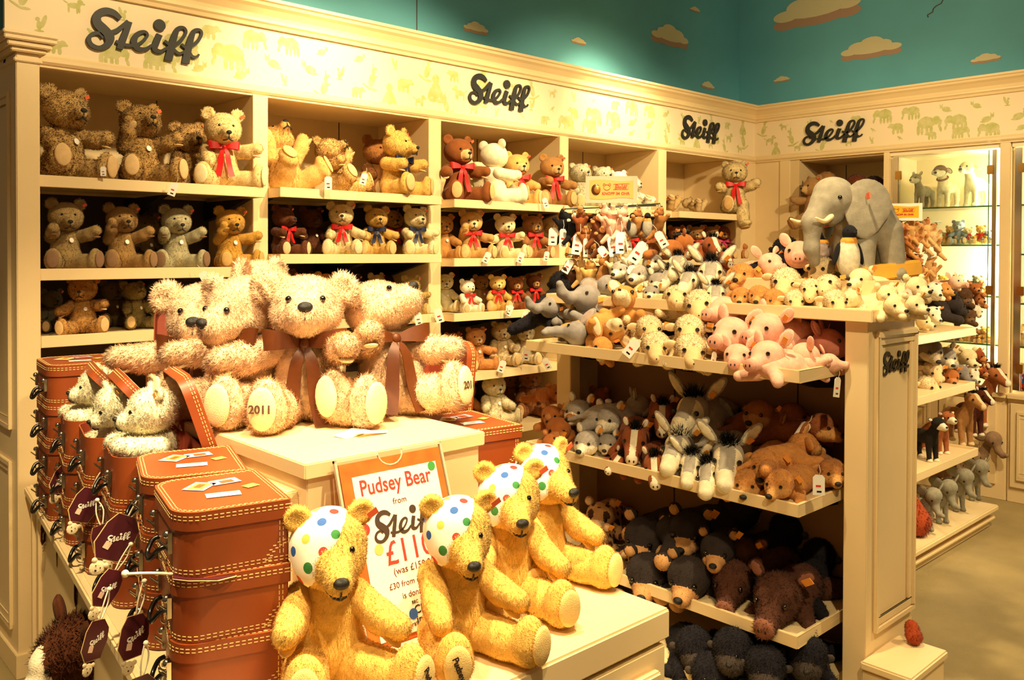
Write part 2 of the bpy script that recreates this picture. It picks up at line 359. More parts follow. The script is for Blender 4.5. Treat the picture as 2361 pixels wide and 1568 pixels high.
def face(p, rel=0): return -math.atan2(p[0], p[1]) + R(rel)
def teddy(label, loc, H, yaw, col='c89a55', muz=None, pad='d9b27a', st='classic', head=(0, 0, 0), arms=((25, 25), (25, 25)), legs=((0, 22), (0, 22)), lean=(0, 0),
          bow=None, bowl=False, group='teddy bears on the wall shelves', tag=REDL, chest=True, name='teddy_bear', detail=True, foot_text=None, category='teddy bear'):
    P = get_style(st); t = thing(name, label, category, loc, (R(lean[0]), R(lean[1]), yaw), H, group)
    m = plush(col); mm = plush(muz) if muz else m; pm = plush(pad, .08)
    link('torso', P['torso'], t, mats=[m])
    hd = link('head', P['head'], t, (0, 0, .555), (R(head[0]), R(head[1]), R(head[2])), {'big': .86, 'yellow': 1.16}.get(st, 1.04), [m, mm])
    for s in (-1, 1):
        e = link('ear', P['ear_m'], hd, (P['ear'][0]*s, P['ear'][1], P['ear'][2]), (0, R(32*s), R(12*s)), {'big': (1.45, 1.3, 1.25), 'yellow': .88, 'fluffy': .8}.get(st, 1.02), [m])
        if st == 'big': e.rotation_euler = (R(0), R(62*s), R(-10*s)); e.scale = (1.5, 1.4, 1.35)
        if tag and s == 1:
            tg = MB().box((-.022, -.004, 0), (.022, .004, .07)).mesh('ear_label', [tag]); link('ear_label', tg, hd, (P['ear'][0]*s+.05, -.03, P['ear'][2]+.02), (R(10), R(60), R(20)), .8)
    if detail:
        for s in ((1,) if st == 'yellow' else (-1, 1)): x, y, z, r = P['eye']; link('eye', EYE_ME, hd, (x*s, y, z), (0, 0, 0), r)
        x, y, z, r = P['nose']; link('nose', NOSE_ME, hd, (x, y, z), (R(-15), 0, 0), r); x, y, z, r = P['mouth']
        link('mouth', SMILE if P['smile'] else MOUTH, hd, (x, y, z), (0, 0, 0), r)
    for i, s in enumerate((-1, 1)):
        a = arms[i]; ar = link('arm', P['arm'], t, (.165*s, 0, .47), (R(a[0]), R(a[2]) if len(a) > 2 else 0, R(a[1]*s)), {'yellow': (1, 1.2, 1), 'big': (1, 1.3, 1)}.get(st, 1), [m])
        if detail: link('paw_pad', PAD_A, ar, (0, -.25, -.07), (R(14), 0, 0), 1, [pm])
        l = legs[i]; lg = link('leg', P['leg'], t, (.125*s, -.04, .118), (R(l[0]), 0, R(l[1]*s)), {'yellow': (1.08, 1.35, 1.05), 'big': (1.1, 1.2, 1.1)}.get(st, 1), [m])
        pd = link('foot_pad', PAD_F, lg, (0, -.405, .045), (0, 0, 0), 1, [pm])
        if foot_text and foot_text[i]:
            me, sc, rt = foot_text[i]; link('embroidery', me, pd, (0, -.0255, 0), (R(90), R(rt), 0), sc)
    if bow:
        link('ribbon_collar', COLLAR, t, (0, -.005, .535), (R(12), 0, 0), 1, [bow]); link('ribbon_bow', BOWL if bowl else BOW, t, (0, -.17, .51), (R(-8), 0, 0), .25 if st == 'big' else .18, [bow])
    if chest: link('chest_tag', BUTTON, t, (.05, -.155 if st != 'big' else -.14, .42), (R(-18), 0, R(15)), 1)
    return t
REDB, NAVYB, BROWNB = satin('cc1410'), satin('10183c'), satin('54280a')
# ---------------------------------------------------------------- small plush animals (unit = about one lying body length)
def leaf(w, l, t, inner=True): return [E((0, 0, l*.5), (w, t, l*.55), 0)]+([E((0, -t*.8, l*.52), (w*.65, t*.6, l*.42), 1)] if inner else [])
SP = {}
def species(n):
    if n in SP: return SP[n]
    h = .02; fur = (900, .012, .008, (0, .4, -.6), .3); lying = [E((0, .1, .17), (.19, .33, .16)), E((0, -.1, .19), (.16, .17, .15)), T((.13, -.12, .11), (.22, -.27, .09), .075, .062), T((-.13, -.12, .11), (-.22, -.27, .09), .075, .062), T((.14, .34, .1), (.3, .5, .06), .09, .066), T((-.14, .34, .1), (-.3, .5, .06), .09, .066)]
    D = dict(body=lying, neck=(0, -.22, .24), eye=(.085, -.165, .05, .02), nose=(0, -.3, .0, .035), ears=[], extra=[]); kw = {}
    if n == 'pig':
        D['head'] = [E((0, -.08, .04), (.15, .155, .14)), E((0, -.13, -.02), (.12, .1, .09)), T((0, -.18, 0), (0, -.29, -.01), .075, .062), E((0, -.345, -.012), (.062, .018, .052), 1)]
        D['ears'] = [(leaf(.06, .17, .018), (.1, -.02, .12), (-15, 35, 10))]; D['nose'] = None; D['nostrils'] = (-.365, -.01); D['eye'] = (.09, -.195, .075, .02); kw['curl'] = True; fur = (500, .008, .008, (0, .4, -.6), .3)
    elif n in ('sheep', 'lamb'):
        D['head'] = [E((0, -.03, .05), (.15, .14, .14)), E((0, -.13, .0), (.105, .11, .1), 1), T((0, -.14, 0), (0, -.24, -.045), .085, .065, 1)]
        D['ears'] = [(leaf(.045, .14, .016), (.12, -.03, .07), (-20, 100, 0))]; D['nose'] = None; D['mouth'] = (0, -.305, -.035); D['eye'] = (.085, -.2, .055, .022); fur = (5200, [.02, .006], .016, (0, .2, -.3), 1.4)
    elif n in ('donkey',):
        D['head'] = [E((0, -.04, .06), (.125, .14, .13)), T((0, -.08, .05), (0, -.2, -.0), .105, .085), T((0, -.24, -.03), (0, -.31, -.06), .085, .075, 1)]
        D['patch'] = lambda C: (np.abs(C[:, 0]) > .062) & (C[:, 1] < -.1) & (C[:, 2] > -.05)
        D['ears'] = [(leaf(.05, .24, .02), (.1, -.0, .15), (-10, 42, 0))]; D['nose'] = None; D['nostrils'] = (-.372, -.055); D['eye'] = (.1, -.175, .075, .022); D['mane'] = 'tuft'
    elif n == 'horse':
        D['head'] = [E((0, -.04, .06), (.115, .14, .125)), T((0, -.08, .05), (0, -.27, -.04), .1, .07)]
        D['patch'] = lambda C: (np.abs(C[:, 0]) < .03) & (C[:, 1] < -.1) & (C[:, 2] > C[:, 1]*.4+.07-.02) | (C[:, 1] < -.31)
        D['ears'] = [(leaf(.035, .1, .018), (.075, -.0, .15), (-10, 20, 0))]; D['nose'] = None; D['nostrils'] = (-.335, -.04); D['eye'] = (.088, -.16, .07, .02); D['mane'] = 'long'
    elif n in ('wolf', 'dog'):
        D['head'] = [E((0, -.05, .05), (.14, .135, .125)), T((0, -.12, .0), (0, -.235, -.025), .085, .05, 1), E((.06, -.11, .0), (.07, .07, .06), 1), E((-.06, -.11, .0), (.07, .07, .06), 1)]
        D['nose'] = (0, -.285, -.005, .036); D['eye'] = (.07, -.175, .06, .018)
        D['ears'] = [(leaf(.045, .12, .02), (.09, .0, .13), (-10, 22, 0))] if n == 'wolf' else [(leaf(.05, .15, .022), (.12, -.0, .1), (-10, 140, 0))]; fur = (2200, .022, .009, (0, .4, -.6), .4)
    elif n == 'rabbit':
        D['head'] = [E((0, -.05, .05), (.13, .135, .125)), T((0, -.12, -.0), (0, -.2, -.02), .085, .065, 1)]
        D['ears'] = [(leaf(.07, .28, .022), (.07, .0, .13), (-20, 35, 0))]; D['nose'] = (0, -.262, .012, .018); D['eye'] = (.095, -.15, .06, .022); fur = (2200, .018, .009, (0, .4, -.6), .4)
    elif n == 'elephant':
        D['head'] = [E((0, -.05, .06), (.15, .145, .15)), T((0, -.15, .02), (0, -.26, -.05), .075, .058), T((0, -.26, -.05), (0, -.37, -.05), .056, .048), T((0, -.37, -.05), (0, -.44, .01), .048, .04)]
        D['ears'] = [([E((0, 0, .12), (.11, .018, .14)), E((0, -.012, .12), (.08, .014, .11), 1)], (.12, .0, .02), (-15, 70, 25))]; D['nose'] = None; D['eye'] = (.105, -.16, .07, .018); fur = (700, .007, .008, (0, .4, -.6), .3)
    elif n in ('cub', 'polar', 'blackbear', 'leopard', 'hanger'):
        D['head'] = [E((0, -.05, .05), (.14, .13, .13)), T((0, -.11, .0), (0, -.2 if n != 'polar' else -.24, -.02), .085, .062, 1)]
        D['ears'] = [([E((0, 0, .04), (.05, .025, .05)), E((0, -.02, .04), (.033, .02, .035), 1)], (.1, -.0, .13), (-5, 30, 0))]; D['nose'] = (0, -.265 if n != 'polar' else -.3, .0, .032); D['eye'] = (.075, -.165, .055, .019); fur = (2000, .018, .009, (0, .4, -.6), .4)
        if n == 'leopard': D['spots'] = True
    elif n == 'boar':
        D['head'] = [E((0, -.04, .06), (.145, .15, .14)), T((0, -.12, .01), (0, -.25, -.03), .11, .07), E((0, -.315, -.035), (.065, .02, .058), 1)]
        D['ears'] = [(leaf(.05, .12, .02), (.11, .0, .14), (-25, 55, 0))]; D['nose'] = None; D['nostrils'] = (-.335, -.035); D['eye'] = (.09, -.185, .075, .017); fur = (3500, .03, .009, (0, .5, -.4), .4)
    elif n == 'gorilla':
        D['head'] = [E((0, -.03, .07), (.14, .14, .14)), E((0, -.12, .0), (.1, .09, .085), 1)]
        D['ears'] = [([E((0, 0, .03), (.03, .02, .035), 1)], (.13, -.03, .05), (0, 60, 0))]; D['nose'] = (0, -.2, .02, .025); D['eye'] = (.045, -.165, .075, .015); fur = (2600, .03, .01, (0, .4, -.8), .4)
    elif n == 'panda' or n == 'cow':
        D['head'] = [E((0, -.05, .05), (.14, .13, .125)), T((0, -.11, .0), (0, -.22, -.02), .09, .07, 1)]; D['spots'] = True
        D['ears'] = [(leaf(.04, .1, .02), (.11, .0, .1), (-10, 70, 0))]; D['nose'] = (0, -.285, .0, .03); D['eye'] = (.085, -.16, .055, .019)
    if n in ('blackbear', 'cub'):   # paler soles
        D['body'] = D['body']+[E((.235, -.31, .085), (.06, .045, .055), 1), E((-.235, -.31, .085), (.06, .045, .055), 1), E((.32, .53, .06), (.06, .045, .05), 1), E((-.32, .53, .06), (.06, .045, .05), 1)]
    if n == 'pig': D['body'] = D['body']+[T((0, .42, .2), (.03, .5, .25), .018, .014)]
    if n in ('wolf', 'dog', 'leopard', 'donkey', 'horse', 'cow'): D['body'] = D['body']+[T((0, .4, .18), (.1, .62, .1), .035, .03)]
    def spot(C):
        q = np.sin(C[:, 0]*(38 if n == 'leopard' else 13)+1.3)*np.sin(C[:, 1]*(34 if n == 'leopard' else 11)+.6)*np.sin(C[:, 2]*(36 if n == 'leopard' else 15)+1.1); return q
    def pb(C):
        pr = [p for p in D['body']]; ids = np.array([p[3] if p[0] == 'e' else p[5] for p in pr]); i = ids[np.argmin(np.stack([prim_d(p, C) for p in pr]), 0)]
        return np.where(spot(C) > .16, 2, i) if D.get('spots') else i
    def ph(C):
        pr = D['head']; ids = np.array([p[3] if p[0] == 'e' else p[5] for p in pr]); i = ids[np.argmin(np.stack([prim_d(p, C) for p in pr]), 0)]
        if D.get('patch'): i = np.where(D['patch'](C), 1, i)
        return np.where(spot(C) > .16, 2, i) if D.get('spots') else i
    D['body_m'] = soft(n+'_body', D['body'], h, .06, (fur[0], fur[1] if not hasattr(fur[1], '__len__') else [fur[1][0], fur[1][1], .01], fur[2], (0, .6, -.6), fur[4]), paint=pb, nm=3)
    D['head_m'] = soft(n+'_head', D['head'], h*.8, .045, (fur[0], fur[1] if not hasattr(fur[1], '__len__') else [fur[1][0], fur[1][1], .01], fur[2]*.8, fur[3], fur[4]), paint=ph, nm=3)
    D['ear_m'] = [(soft(n+'_ear', e[0], .012, .012, (200, .008, .006, (0, 0, 1), .3), nm=2), e[1], e[2]) for e in D['ears']]
    if D.get('mane'):
        b = MB(); rr = random.Random(3)
        pts = [(0, -.1+.2*i/60, .19-.1*(i/60)**2) for i in range(60)] if D['mane'] == 'long' else [(0, -.08+.1*i/60, .17) for i in range(60)]
        for x, y, z in pts*6:
            d = Vector((rr.gauss(0, .5), rr.gauss(-.1, .5), 1)).normalized()*(.14 if D['mane'] == 'tuft' else .1)*rr.uniform(.5, 1.1); p = Vector((x+rr.gauss(0, .022), y, z-.02)); w = Vector((rr.gauss(0, 1), rr.gauss(0, 1), 0)).normalized()*.007
            b.f.append([len(b.v), len(b.v)+1, len(b.v)+2]); b.m.append(0); b.v += [tuple(p-w), tuple(p+w), tuple(p+d)]
        b.ball((0, pts[30][1], .14), (.05, .1 if D['mane'] == 'long' else .06, .065)); D['mane_m'] = b.mesh('mane', [BLACK])
    SP[n] = D; return D
LMOUTH = mouth_mesh(.035, .02)
NOSTR = MB().ball((0, 0, 0), 1, 0, 8, 6).mesh('nostril', [NOSE], True)
PALS = {'pig': ('f0b49a', 'e8a088', 'd98'), 'sheep': ('f4d8a6', 'ecc68c', ''), 'donkey': ('a59c8c', 'f4e6bf', ''), 'horse': ('8c4420', 'eee0c0', ''), 'wolf': ('a0968a', 'f2e4c4', ''), 'dog': ('c88240', 'd09450', ''),
        'rabbit': ('cc8a42', 'ecd4a8', ''), 'elephant': ('7c7672', 'a08a80', ''), 'cub': ('a85c28', 'c07a44', ''), 'polar': ('ecd4a0', 'f0dcae', ''), 'blackbear': ('2a2322', 'c89058', ''), 'leopard': ('b07c48', 'd8b080', '3a2014'),
        'boar': ('4c2c20', '8a5440', ''), 'gorilla': ('16141a', '3a322e', ''), 'cow': ('f0e6cc', 'f0e6cc', '15131a'), 'panda': ('f0e6cc', 'f0e6cc', '15131a'), 'hanger': ('8a4824', 'a86838', '')}
CNAME = {'pig': 'pig', 'sheep': 'sheep', 'donkey': 'donkey', 'horse': 'horse', 'wolf': 'husky', 'dog': 'dog', 'rabbit': 'rabbit', 'elephant': 'elephant', 'cub': 'bear_cub', 'polar': 'polar_bear', 'blackbear': 'black_bear', 'leopard': 'leopard', 'boar': 'wild_boar', 'gorilla': 'gorilla', 'cow': 'cow', 'panda': 'panda'}
def animal(sp, label, P, headpx, rel=0, pitch=0, roll=0, hp=(0, 0, 0), col=None, muz=None, group=None, tag=ORNG, ctag=False, noneck=False, category='plush toy', name=None):
    """P = world point of the head centre; headpx = head width as the photograph shows it"""
    D = species(sp); s = headpx*depth(P)/FPX/.29/1.18; c = PALS[sp]
    if math.cos(R(rel)) < 0: v = (Vector(P)-Vector(EYE)); v.z = 0; P = Vector(P)+v.normalized()*s*.55*-math.cos(R(rel))
    ca, cb = col or c[0], muz or c[1]
    m = [plush(ca), plush(cb), plush(c[2]) if len(c[2]) == 6 else plush(cb)]
    e = Euler((R(pitch), R(roll), face(P, rel))); nk = Vector(D['neck'])+Vector((0, -.05, .05)); loc = Vector(P)-e.to_matrix() @ (nk*s)
    t = thing(name or 'plush_'+CNAME[sp], label, category, loc, e, s, group)
    link('body', D['body_m'], t, mats=m); hd = link('head', D['head_m'], t, D['neck'], (R(hp[0]), R(hp[1]), R(hp[2])), 1.18, m)
    for me, p, r in D['ear_m']:
        for sx in (-1, 1): link('ear', me, hd, (p[0]*sx, p[1], p[2]), (R(r[0]), R(r[1]*sx), R(r[2]*sx)), 1, m[:2])
        if tag: link('ear_label', EARLAB, hd, (p[0]+.05, p[1]-.03, p[2]+.03), (R(20), R(r[1]), R(20)), 1, [tag])
    x, y, z, r = D['eye']
    for sx in (-1, 1): link('eye', EYE_ME, hd, (x*sx, y, z), (0, 0, 0), r)
    if D['nose']: x, y, z, r = D['nose']; link('nose', NOSE_ME, hd, (x, y, z), (0, 0, 0), r)
    if D.get('nostrils'):
        y, z = D['nostrils']
        for sx in (-1, 1): link('nostril', NOSTR, hd, (.02*sx, y, z), (0, 0, 0), (.009, .006, .014))
    if D.get('mouth'): link('mouth', LMOUTH, hd, D['mouth'], (0, 0, 0), .9)
    if D.get('mane'): link('mane', D['mane_m'], hd)
    if ctag: link('plastic_tag', PLTAG, t, (.1, .1, .34), (0, 0, 0), 1)
    return t
EARLAB = MB().box((-.022, -.004, 0), (.022, .004, .065)).mesh('ear_label', [ORNG])
PLTAG = MB().ball((0, 0, 0), (.05, .05, .035), 0, 14, 8).mesh('plastic_tag', [mat('clear_plastic', 'efe8d8', .15)], True)
def hangtag(parent, px, py, D=None, w=.035, l=.06, rz=0, rt=0, mt=None, pt=None):
    "white price tag on a loop, facing the camera direction roughly"
    p = pt or Vector(EYE + ray(px, py)*D); t = link('price_tag', TAGM, None, p, (R(90), R(rt), face(p, rz)), (w/.035, l/.06, 1)); adopt(t, parent); return t
_b = MB(); _b.prism([(-.0175, -.06, 0), (.0175, -.06, 0), (.0175, -.008, 0), (.01, 0, 0), (-.01, 0, 0), (-.0175, -.008, 0)], (0, 0, .0015)); _b.tube([(0, -.004, .001), (.004, .012, .003), (0, .03, 0)], .0008, 4)
_b.prism([(-.009, -.036, .0016), (.006, -.036, .0016), (.006, -.03, .0016), (-.009, -.03, .0016)], (0, 0, .0004), 1); _b.prism([(-.006, -.052, .0016), (.008, -.052, .0016), (.008, -.047, .0016), (-.006, -.047, .0016)], (0, 0, .0004), 2)
TAGM = _b.mesh('price_tag', [WHITE, REDT, BLACK])
# ---------------------------------------------------------------- the room
FX, FY = 6.163, 3.76                      # face planes of the two runs of cabinets
def struct(name, b, m, **k): o = b.obj(name, m, **k); o['kind'] = 'structure'; return o
def floor_mat():
    m = mat('floor_concrete', '9d8a5c', .75, var=.2, vs=3, bump=.25, bs=90); return m
fb = MB(); fb.box((-2.5, -3.5, -.05), (7, 6.2, 0)); struct('floor', fb, floor_mat())
TEAL = mat('wall_teal', '64b2c4', .7, var=.08, vs=2); CLOUD = mat('cloud_cream', 'd8d0a6', .7); CLOUDP = mat('cloud_pink', 'b09078', .7); SQ = mat('kite_tail', '54403a', .7)
def ell(c, rx, rz, n=16, rot=0): return [(c[0]+rx*math.cos(a)*math.cos(rot)-rz*math.sin(a)*math.sin(rot), c[1]+rx*math.cos(a)*math.sin(rot)+rz*math.sin(a)*math.cos(rot)) for a in np.linspace(0, 2*PI, n, endpoint=False)]
CL = [(-.36, -.08, .16, .1), (-.2, .02, .16, .14), (-.02, .1, .2, .18), (.2, .04, .18, .15), (.36, -.06, .15, .1), (0, -.06, .36, .13)]
def clouds(b, fn, lst, swap):
    for px, py, w, hgt, fl in lst:
        p = fn(px, py); q = fn(px+w/2, py); wd = (q-p).length*2; hh = hgt/FPX*depth(p)
        for layer, mi, dz in ((.0016, 2, -.13), (.003, 1, 0)):
            for i, (cx, cz, rx, rz) in enumerate(CL):
                pts = ell((cx*wd*fl, (cz+dz)*hh*1.9), rx*wd, rz*hh*1.7)
                off = layer+i*.0002; V = [(p.x-off, p.y-u, p.z+v) if swap else (p.x+u, p.y-off, p.z+v) for u, v in pts]; b.poly(V, mi)
b = MB(); b.box((.86, 3.97, 2.4), (6.3, 4.1, 4.4)); b.box((2.955, 3.9685, 2.7), (2.961, 3.9705, 4.4), 3)
clouds(b, lambda x, y: on_y(x, y, 3.97), [(1097, 63, 54, 26, 1), (1334, 94, 32, 15, 1), (1545, 80, 80, 46, 1), (1602, 21, 22, 12, 1), (1632, 196, 28, 17, -1)], False)
w0 = on_y(1230, 100, 3.97).x
struct('wall_back', b, [TEAL, CLOUD, CLOUDP, SQ])
b = MB(); b.box((6.262, -3.5, 2.4), (6.4, 3.99, 4.4)); 
clouds(b, lambda x, y: on_x(x, y, 6.262), [(1882, 12, 200, 78, 1), (2007, 108, 138, 46, -1), (1803, 182, 36, 13, 1), (2273, 133, 68, 20, 1)], True)
b.tube([on_x(x, y, 6.26) for x, y in ((2140, 40), (2138, 35), (2150, 28), (2152, 20), (2158, 14), (2170, 8), (2174, 0), (2176, -20))], .004, 5, 3)
struct('wall_right', b, [TEAL, CLOUD, CLOUDP, SQ])
b = MB(); b.box((-2.5, 6.1, 0), (7, 6.2, 4.4)); struct('wall_far', b, mat('wall_lilac', 'b8a8ac', .8))
b = MB(); b.box((.8, 4.3, 0), (6.7, 4.36, 2.6)); b.box((6.68, -3.5, 0), (6.74, 4.3, 2.6)); struct('wall_service', b, CREAMD)
def sweep(profile, path, normals):
    b = MB(); n = len(profile)
    for (x, y), (nx, ny) in zip(path, normals):
        b.v += [(x+nx*d, y+ny*d, z) for d, z in profile]
    for i in range(len(path)-1):
        for a in range(n): c = (a+1) % n; b.f.append([i*n+a, i*n+c, (i+1)*n+c, (i+1)*n+a]); b.m.append(0)
    b.f.append(list(range(n-1, -1, -1))); b.m.append(0); b.f.append([(len(path)-1)*n+a for a in range(n)]); b.m.append(0); return b
PATH = [(.845, FY+.02), (FX+.02, FY+.02), (FX+.02, -3.4)]; NRM = [(0, -1), (-1, -1), (-1, 0)]
struct('trim_crown', sweep([(-.24, 2.64), (.035, 2.64), (.04, 2.655), (.05, 2.663), (.05, 2.674), (.042, 2.68), (.046, 2.695), (.066, 2.72), (.082, 2.732), (.086, 2.745), (.096, 2.75), (.096, 2.764), (-.24, 2.764)], PATH, NRM), CREAM)
struct('trim_lower', sweep([(0, 2.372), (.03, 2.372), (.03, 2.366), (.038, 2.362), (.046, 2.352), (.046, 2.34), (.038, 2.33), (.032, 2.328), (.032, 2.319), (0, 2.319)], PATH, NRM), CREAM)
# wallpaper frieze with faint green animals
def T2(*a): return a
SIL = {
 'elephant': [(0, .05, .3, .2, 0), (-.32, .1, .14, .15, 0), (-.44, -.02, .05, .14, .3), (-.46, -.2, .045, .1, -.2), (-.16, -.2, .055, .16, 0), (-.02, -.22, .05, .14, 0), (.14, -.22, .05, .14, 0), (.26, -.18, .06, .18, 0), (.02, .12, .14, .15, 0)],
 'monkey': [(0, -.05, .17, .22, 0), (0, .26, .12, .13, 0), (-.17, -.12, .07, .2, -.4), (.17, -.12, .07, .2, .4), (-.1, -.3, .12, .05, 0), (.12, -.3, .12, .05, 0)],
 'dog': [(0, 0, .22, .1, .1), (.2, .14, .1, .1, 0), (.3, .1, .06, .04, 0), (-.17, -.15, .035, .12, 0), (.1, -.15, .035, .12, 0), (.17, -.12, .035, .12, 0), (-.27, .08, .09, .02, -.5)],
 'kangaroo': [(0, -.05, .11, .22, .3), (-.05, .22, .06, .1, .1), (-.12, .3, .07, .05, 0), (-.04, .38, .02, .08, 0), (.18, -.26, .2, .035, .5), (-.03, -.32, .15, .04, 0), (-.13, .05, .09, .025, -.6)],
 'bear': [(0, .02, .24, .15, 0), (-.24, .08, .11, .1, 0), (-.34, .04, .06, .045, 0), (-.15, -.17, .06, .12, 0), (.03, -.17, .06, .11, 0), (.18, -.15, .07, .13, 0)],
 'cat': [(.05, -.05, .22, .14, -.15), (-.2, .1, .09, .09, 0), (-.26, .2, .02, .06, .3), (-.14, .2, .02, .06, -.3), (.15, -.16, .2, .05, 0)],
 'squirrel': [(0, -.05, .07, .13, 0), (-.04, .12, .06, .06, 0), (.12, .08, .06, .2, -.3), (0, -.2, .13, .03, 0)],
 'bird': [(0, 0, .1, .06, .5), (.09, .07, .04, .04, 0), (-.1, -.07, .08, .02, .5), (.02, -.1, .015, .05, 0)]}
def frieze(b, fx, L0, L1, seed):
    rr = random.Random(seed); kinds = ['kangaroo', 'bird', 'elephant', 'squirrel', 'monkey', 'dog', 'bear', 'cat', 'kangaroo', 'dog', 'squirrel', 'elephant', 'cat', 'bear']
    k = 0
    for row, (z0, off) in enumerate(((2.585, 0), (2.49, .055), (2.415, .11))):
        u = L0+.06+off
        while u < L1-.06:
            kd = kinds[(k*5+row) % len(kinds)]; sc = {'elephant': .2, 'monkey': .2, 'kangaroo': .2, 'bear': .17}.get(kd, .15)*rr.uniform(.85, 1.1)*(.8 if row != 1 else 1); fl = rr.choice((-1, 1))
            for i, (cx, cz, rx, rz, rot) in enumerate(SIL[kd]):
                pts = [(u+x*sc*fl, z0+z*sc) for x, z in ell((cx, cz), rx, rz, 12, rot)]
                pts = [(x, min(max(z, 2.373), 2.639)) for x, z in pts]
                if fl < 0: pts = pts[::-1]
                b.poly([fx(x, z, i*.00004+.0005) for x, z in pts], 1)
            u += rr.uniform(.17, .22); k += 1
b = MB(); b.box((.845, FY, 2.36), (FX+.02, FY+.02, 2.66)); frieze(b, lambda u, v, o: (u, FY-o, v), .85, FX-.02, 1); struct('trim_frieze_left', b, [PAPER, GREEN])
b = MB(); b.box((FX, -3.4, 2.36), (FX+.02, FY, 2.66)); frieze(b, lambda u, v, o: (FX-o, -u, v), -FY+.02, 1.0, 2); struct('trim_frieze_right', b, [PAPER, GREEN])
# shop lettering
LG = logo_mesh(1, .022, LOGO)
def sign3d(label, c0, c1, nrm, w=None):
    "centre point, width in metres, direction the letters face"
    o = link('wall_lettering', LG, None, c0, {'-y': (R(90), 0, 0), '-x': (R(90), 0, R(-90))}[nrm], c1); lab(o, label, 'sign', 'raised black script signs'); return o
def lw(a, bb, fn): return (fn(*bb)-fn(*a)).length
fa = lambda x, y: on_y(x, y, FY-.005); fbx = lambda x, y: on_x(x, y, FX-.005)
c = fa(338, 88); sign3d('large black script sign on the frieze above the first bay of teddies', (c.x, c.y, c.z), .475, '-y')
c = fa(1152, 217); sign3d('black script sign on the frieze above the third bay', (c.x, c.y, c.z), .475, '-y')
c = fa(1615, 301); sign3d('small-looking black script sign on the frieze just left of the room corner', (c.x, c.y, c.z), .475, '-y')
c = fbx(1921, 305); sign3d('black script sign on the right-hand frieze above the grey elephant', (c.x, c.y, c.z), .475, '-x')
# ---------------------------------------------------------------- tall end pillar
ORD = ['first', 'second', 'third', 'fourth', 'fifth', 'sixth']
def frame(b, ax, c, u0, u1, z0, z1, out=.012, w=.03, mi=0):
    "raised picture-frame moulding on a face; ax 'x': face normal -x at x=c, u along y; 'y': normal -y at y=c"
    def bx(ua, ub, za, zb, o):
        if ax == 'x': b.box((c-o, ua, za), (c, ub, zb), mi)
        else: b.box((ua, c-o, za), (ub, c, zb), mi)
    for o, e in ((out, 0), (out*.55, w*.55)):
        ww = w*.6 if e == 0 else w*.9
        bx(u0+e, u1-e, z0+e, z0+e+ww, o); bx(u0+e, u1-e, z1-e-ww, z1-e, o); bx(u0+e, u0+e+ww, z0+e+ww, z1-e-ww, o); bx(u1-e-ww, u1-e, z0+e+ww, z1-e-ww, o)
t = thing('end_pillar', 'tall cream end pillar with moulded cap at the left of the wall shelves', 'pillar', (.885, 3.95, 0))
def add(t, name, b, m, **k): o = b.obj(name, m, None, **k); return adopt(o, t)
add(t, 'post', MB().box((.845, 3.6, 0), (.925, 4.3, 2.335)), CREAM, bevel=.003)
b = MB()
for o, z0, z1 in ((.008, 2.3, 2.315), (.02, 2.335, 2.352), (.035, 2.352, 2.372), (.048, 2.372, 2.39), (.052, 2.39, 2.405)): b.box((.845-o, 3.6-o, z0), (.925+o, 4.3, z1))
add(t, 'cap', b, CREAM, bevel=.003)
b = MB(); frame(b, 'x', .845, 3.68, 4.24, .92, 2.2); frame(b, 'x', .845, 3.68, 4.24, .16, .8); add(t, 'side_moulding', b, CREAM, bevel=.002)
b = MB(); b.box((.835, 3.59, 0), (.925, 4.3, .09)); add(t, 'plinth', b, CREAM, bevel=.002)
# ---------------------------------------------------------------- wall shelving, five bays
BX = [(.925, 1.85, 1.924), (1.924, 2.865, 2.95), (2.95, 3.886, 3.965), (3.965, 4.883, 4.973), (4.973, 5.855, 5.94)]
SZ = [[1.887, 1.53, 1.273, .95], [1.894, 1.587, 1.272, .93, .6], [1.885, 1.565, 1.267, .932, .6], [1.888, 1.56, 1.27, .93, .6], [1.89, 1.556, 1.25, .93]]
def tray(b, x0, x1, y0, y1, zt, lip=.045, th=.012, board=.014):
    b.box((x0, y0, zt-lip), (x1, y0+th, zt)); b.box((x0, y0+th, zt-lip), (x0+th, y1, zt)); b.box((x1-th, y0+th, zt-lip), (x1, y1, zt)); b.box((x0+th, y0+th, zt-board-.012), (x1-th, y1, zt-board))
for i, (x0, x1, x2) in enumerate(BX):
    t = thing('wall_shelving_unit', f'cream open shelving unit, {ORD[i]} bay from the left of the long wall', 'shelving', (x0, 4.2, 0), group='shelving units of the long wall')
    add(t, 'side_panel', MB().box((x1, 3.735, 0), (x2, 4.22, 2.322)), CREAM, bevel=.002)
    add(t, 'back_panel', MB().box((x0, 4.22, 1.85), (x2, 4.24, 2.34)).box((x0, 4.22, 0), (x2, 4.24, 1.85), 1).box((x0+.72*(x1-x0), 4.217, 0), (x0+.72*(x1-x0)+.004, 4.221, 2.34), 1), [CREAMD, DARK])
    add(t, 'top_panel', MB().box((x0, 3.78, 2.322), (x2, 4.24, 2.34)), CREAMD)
    add(t, 'base_panel', MB().box((x0, 3.70, 0), (x2, 4.22, .1)), CREAM)
    for k, z in enumerate(SZ[i]):
        b = MB(); tray(b, x0+.001, x1-.001, 3.62, 4.215, z); add(t, 'shelf', b, CREAM, bevel=.0015)
        for sx in (x0+.002, x1-.034, x0+.55*(x1-x0)): b = MB().prism([(sx, 3.74, z-.047), (sx, 4.2, z-.047), (sx, 4.2, z-.14), (sx, 4.05, z-.12)], (.03, 0, 0)); add(t, 'bracket', b, BLUEB)
t = thing('corner_panel', 'blank cream filler panel in the corner where the two runs of shelves meet', 'panel', (6.05, 3.75, 0))
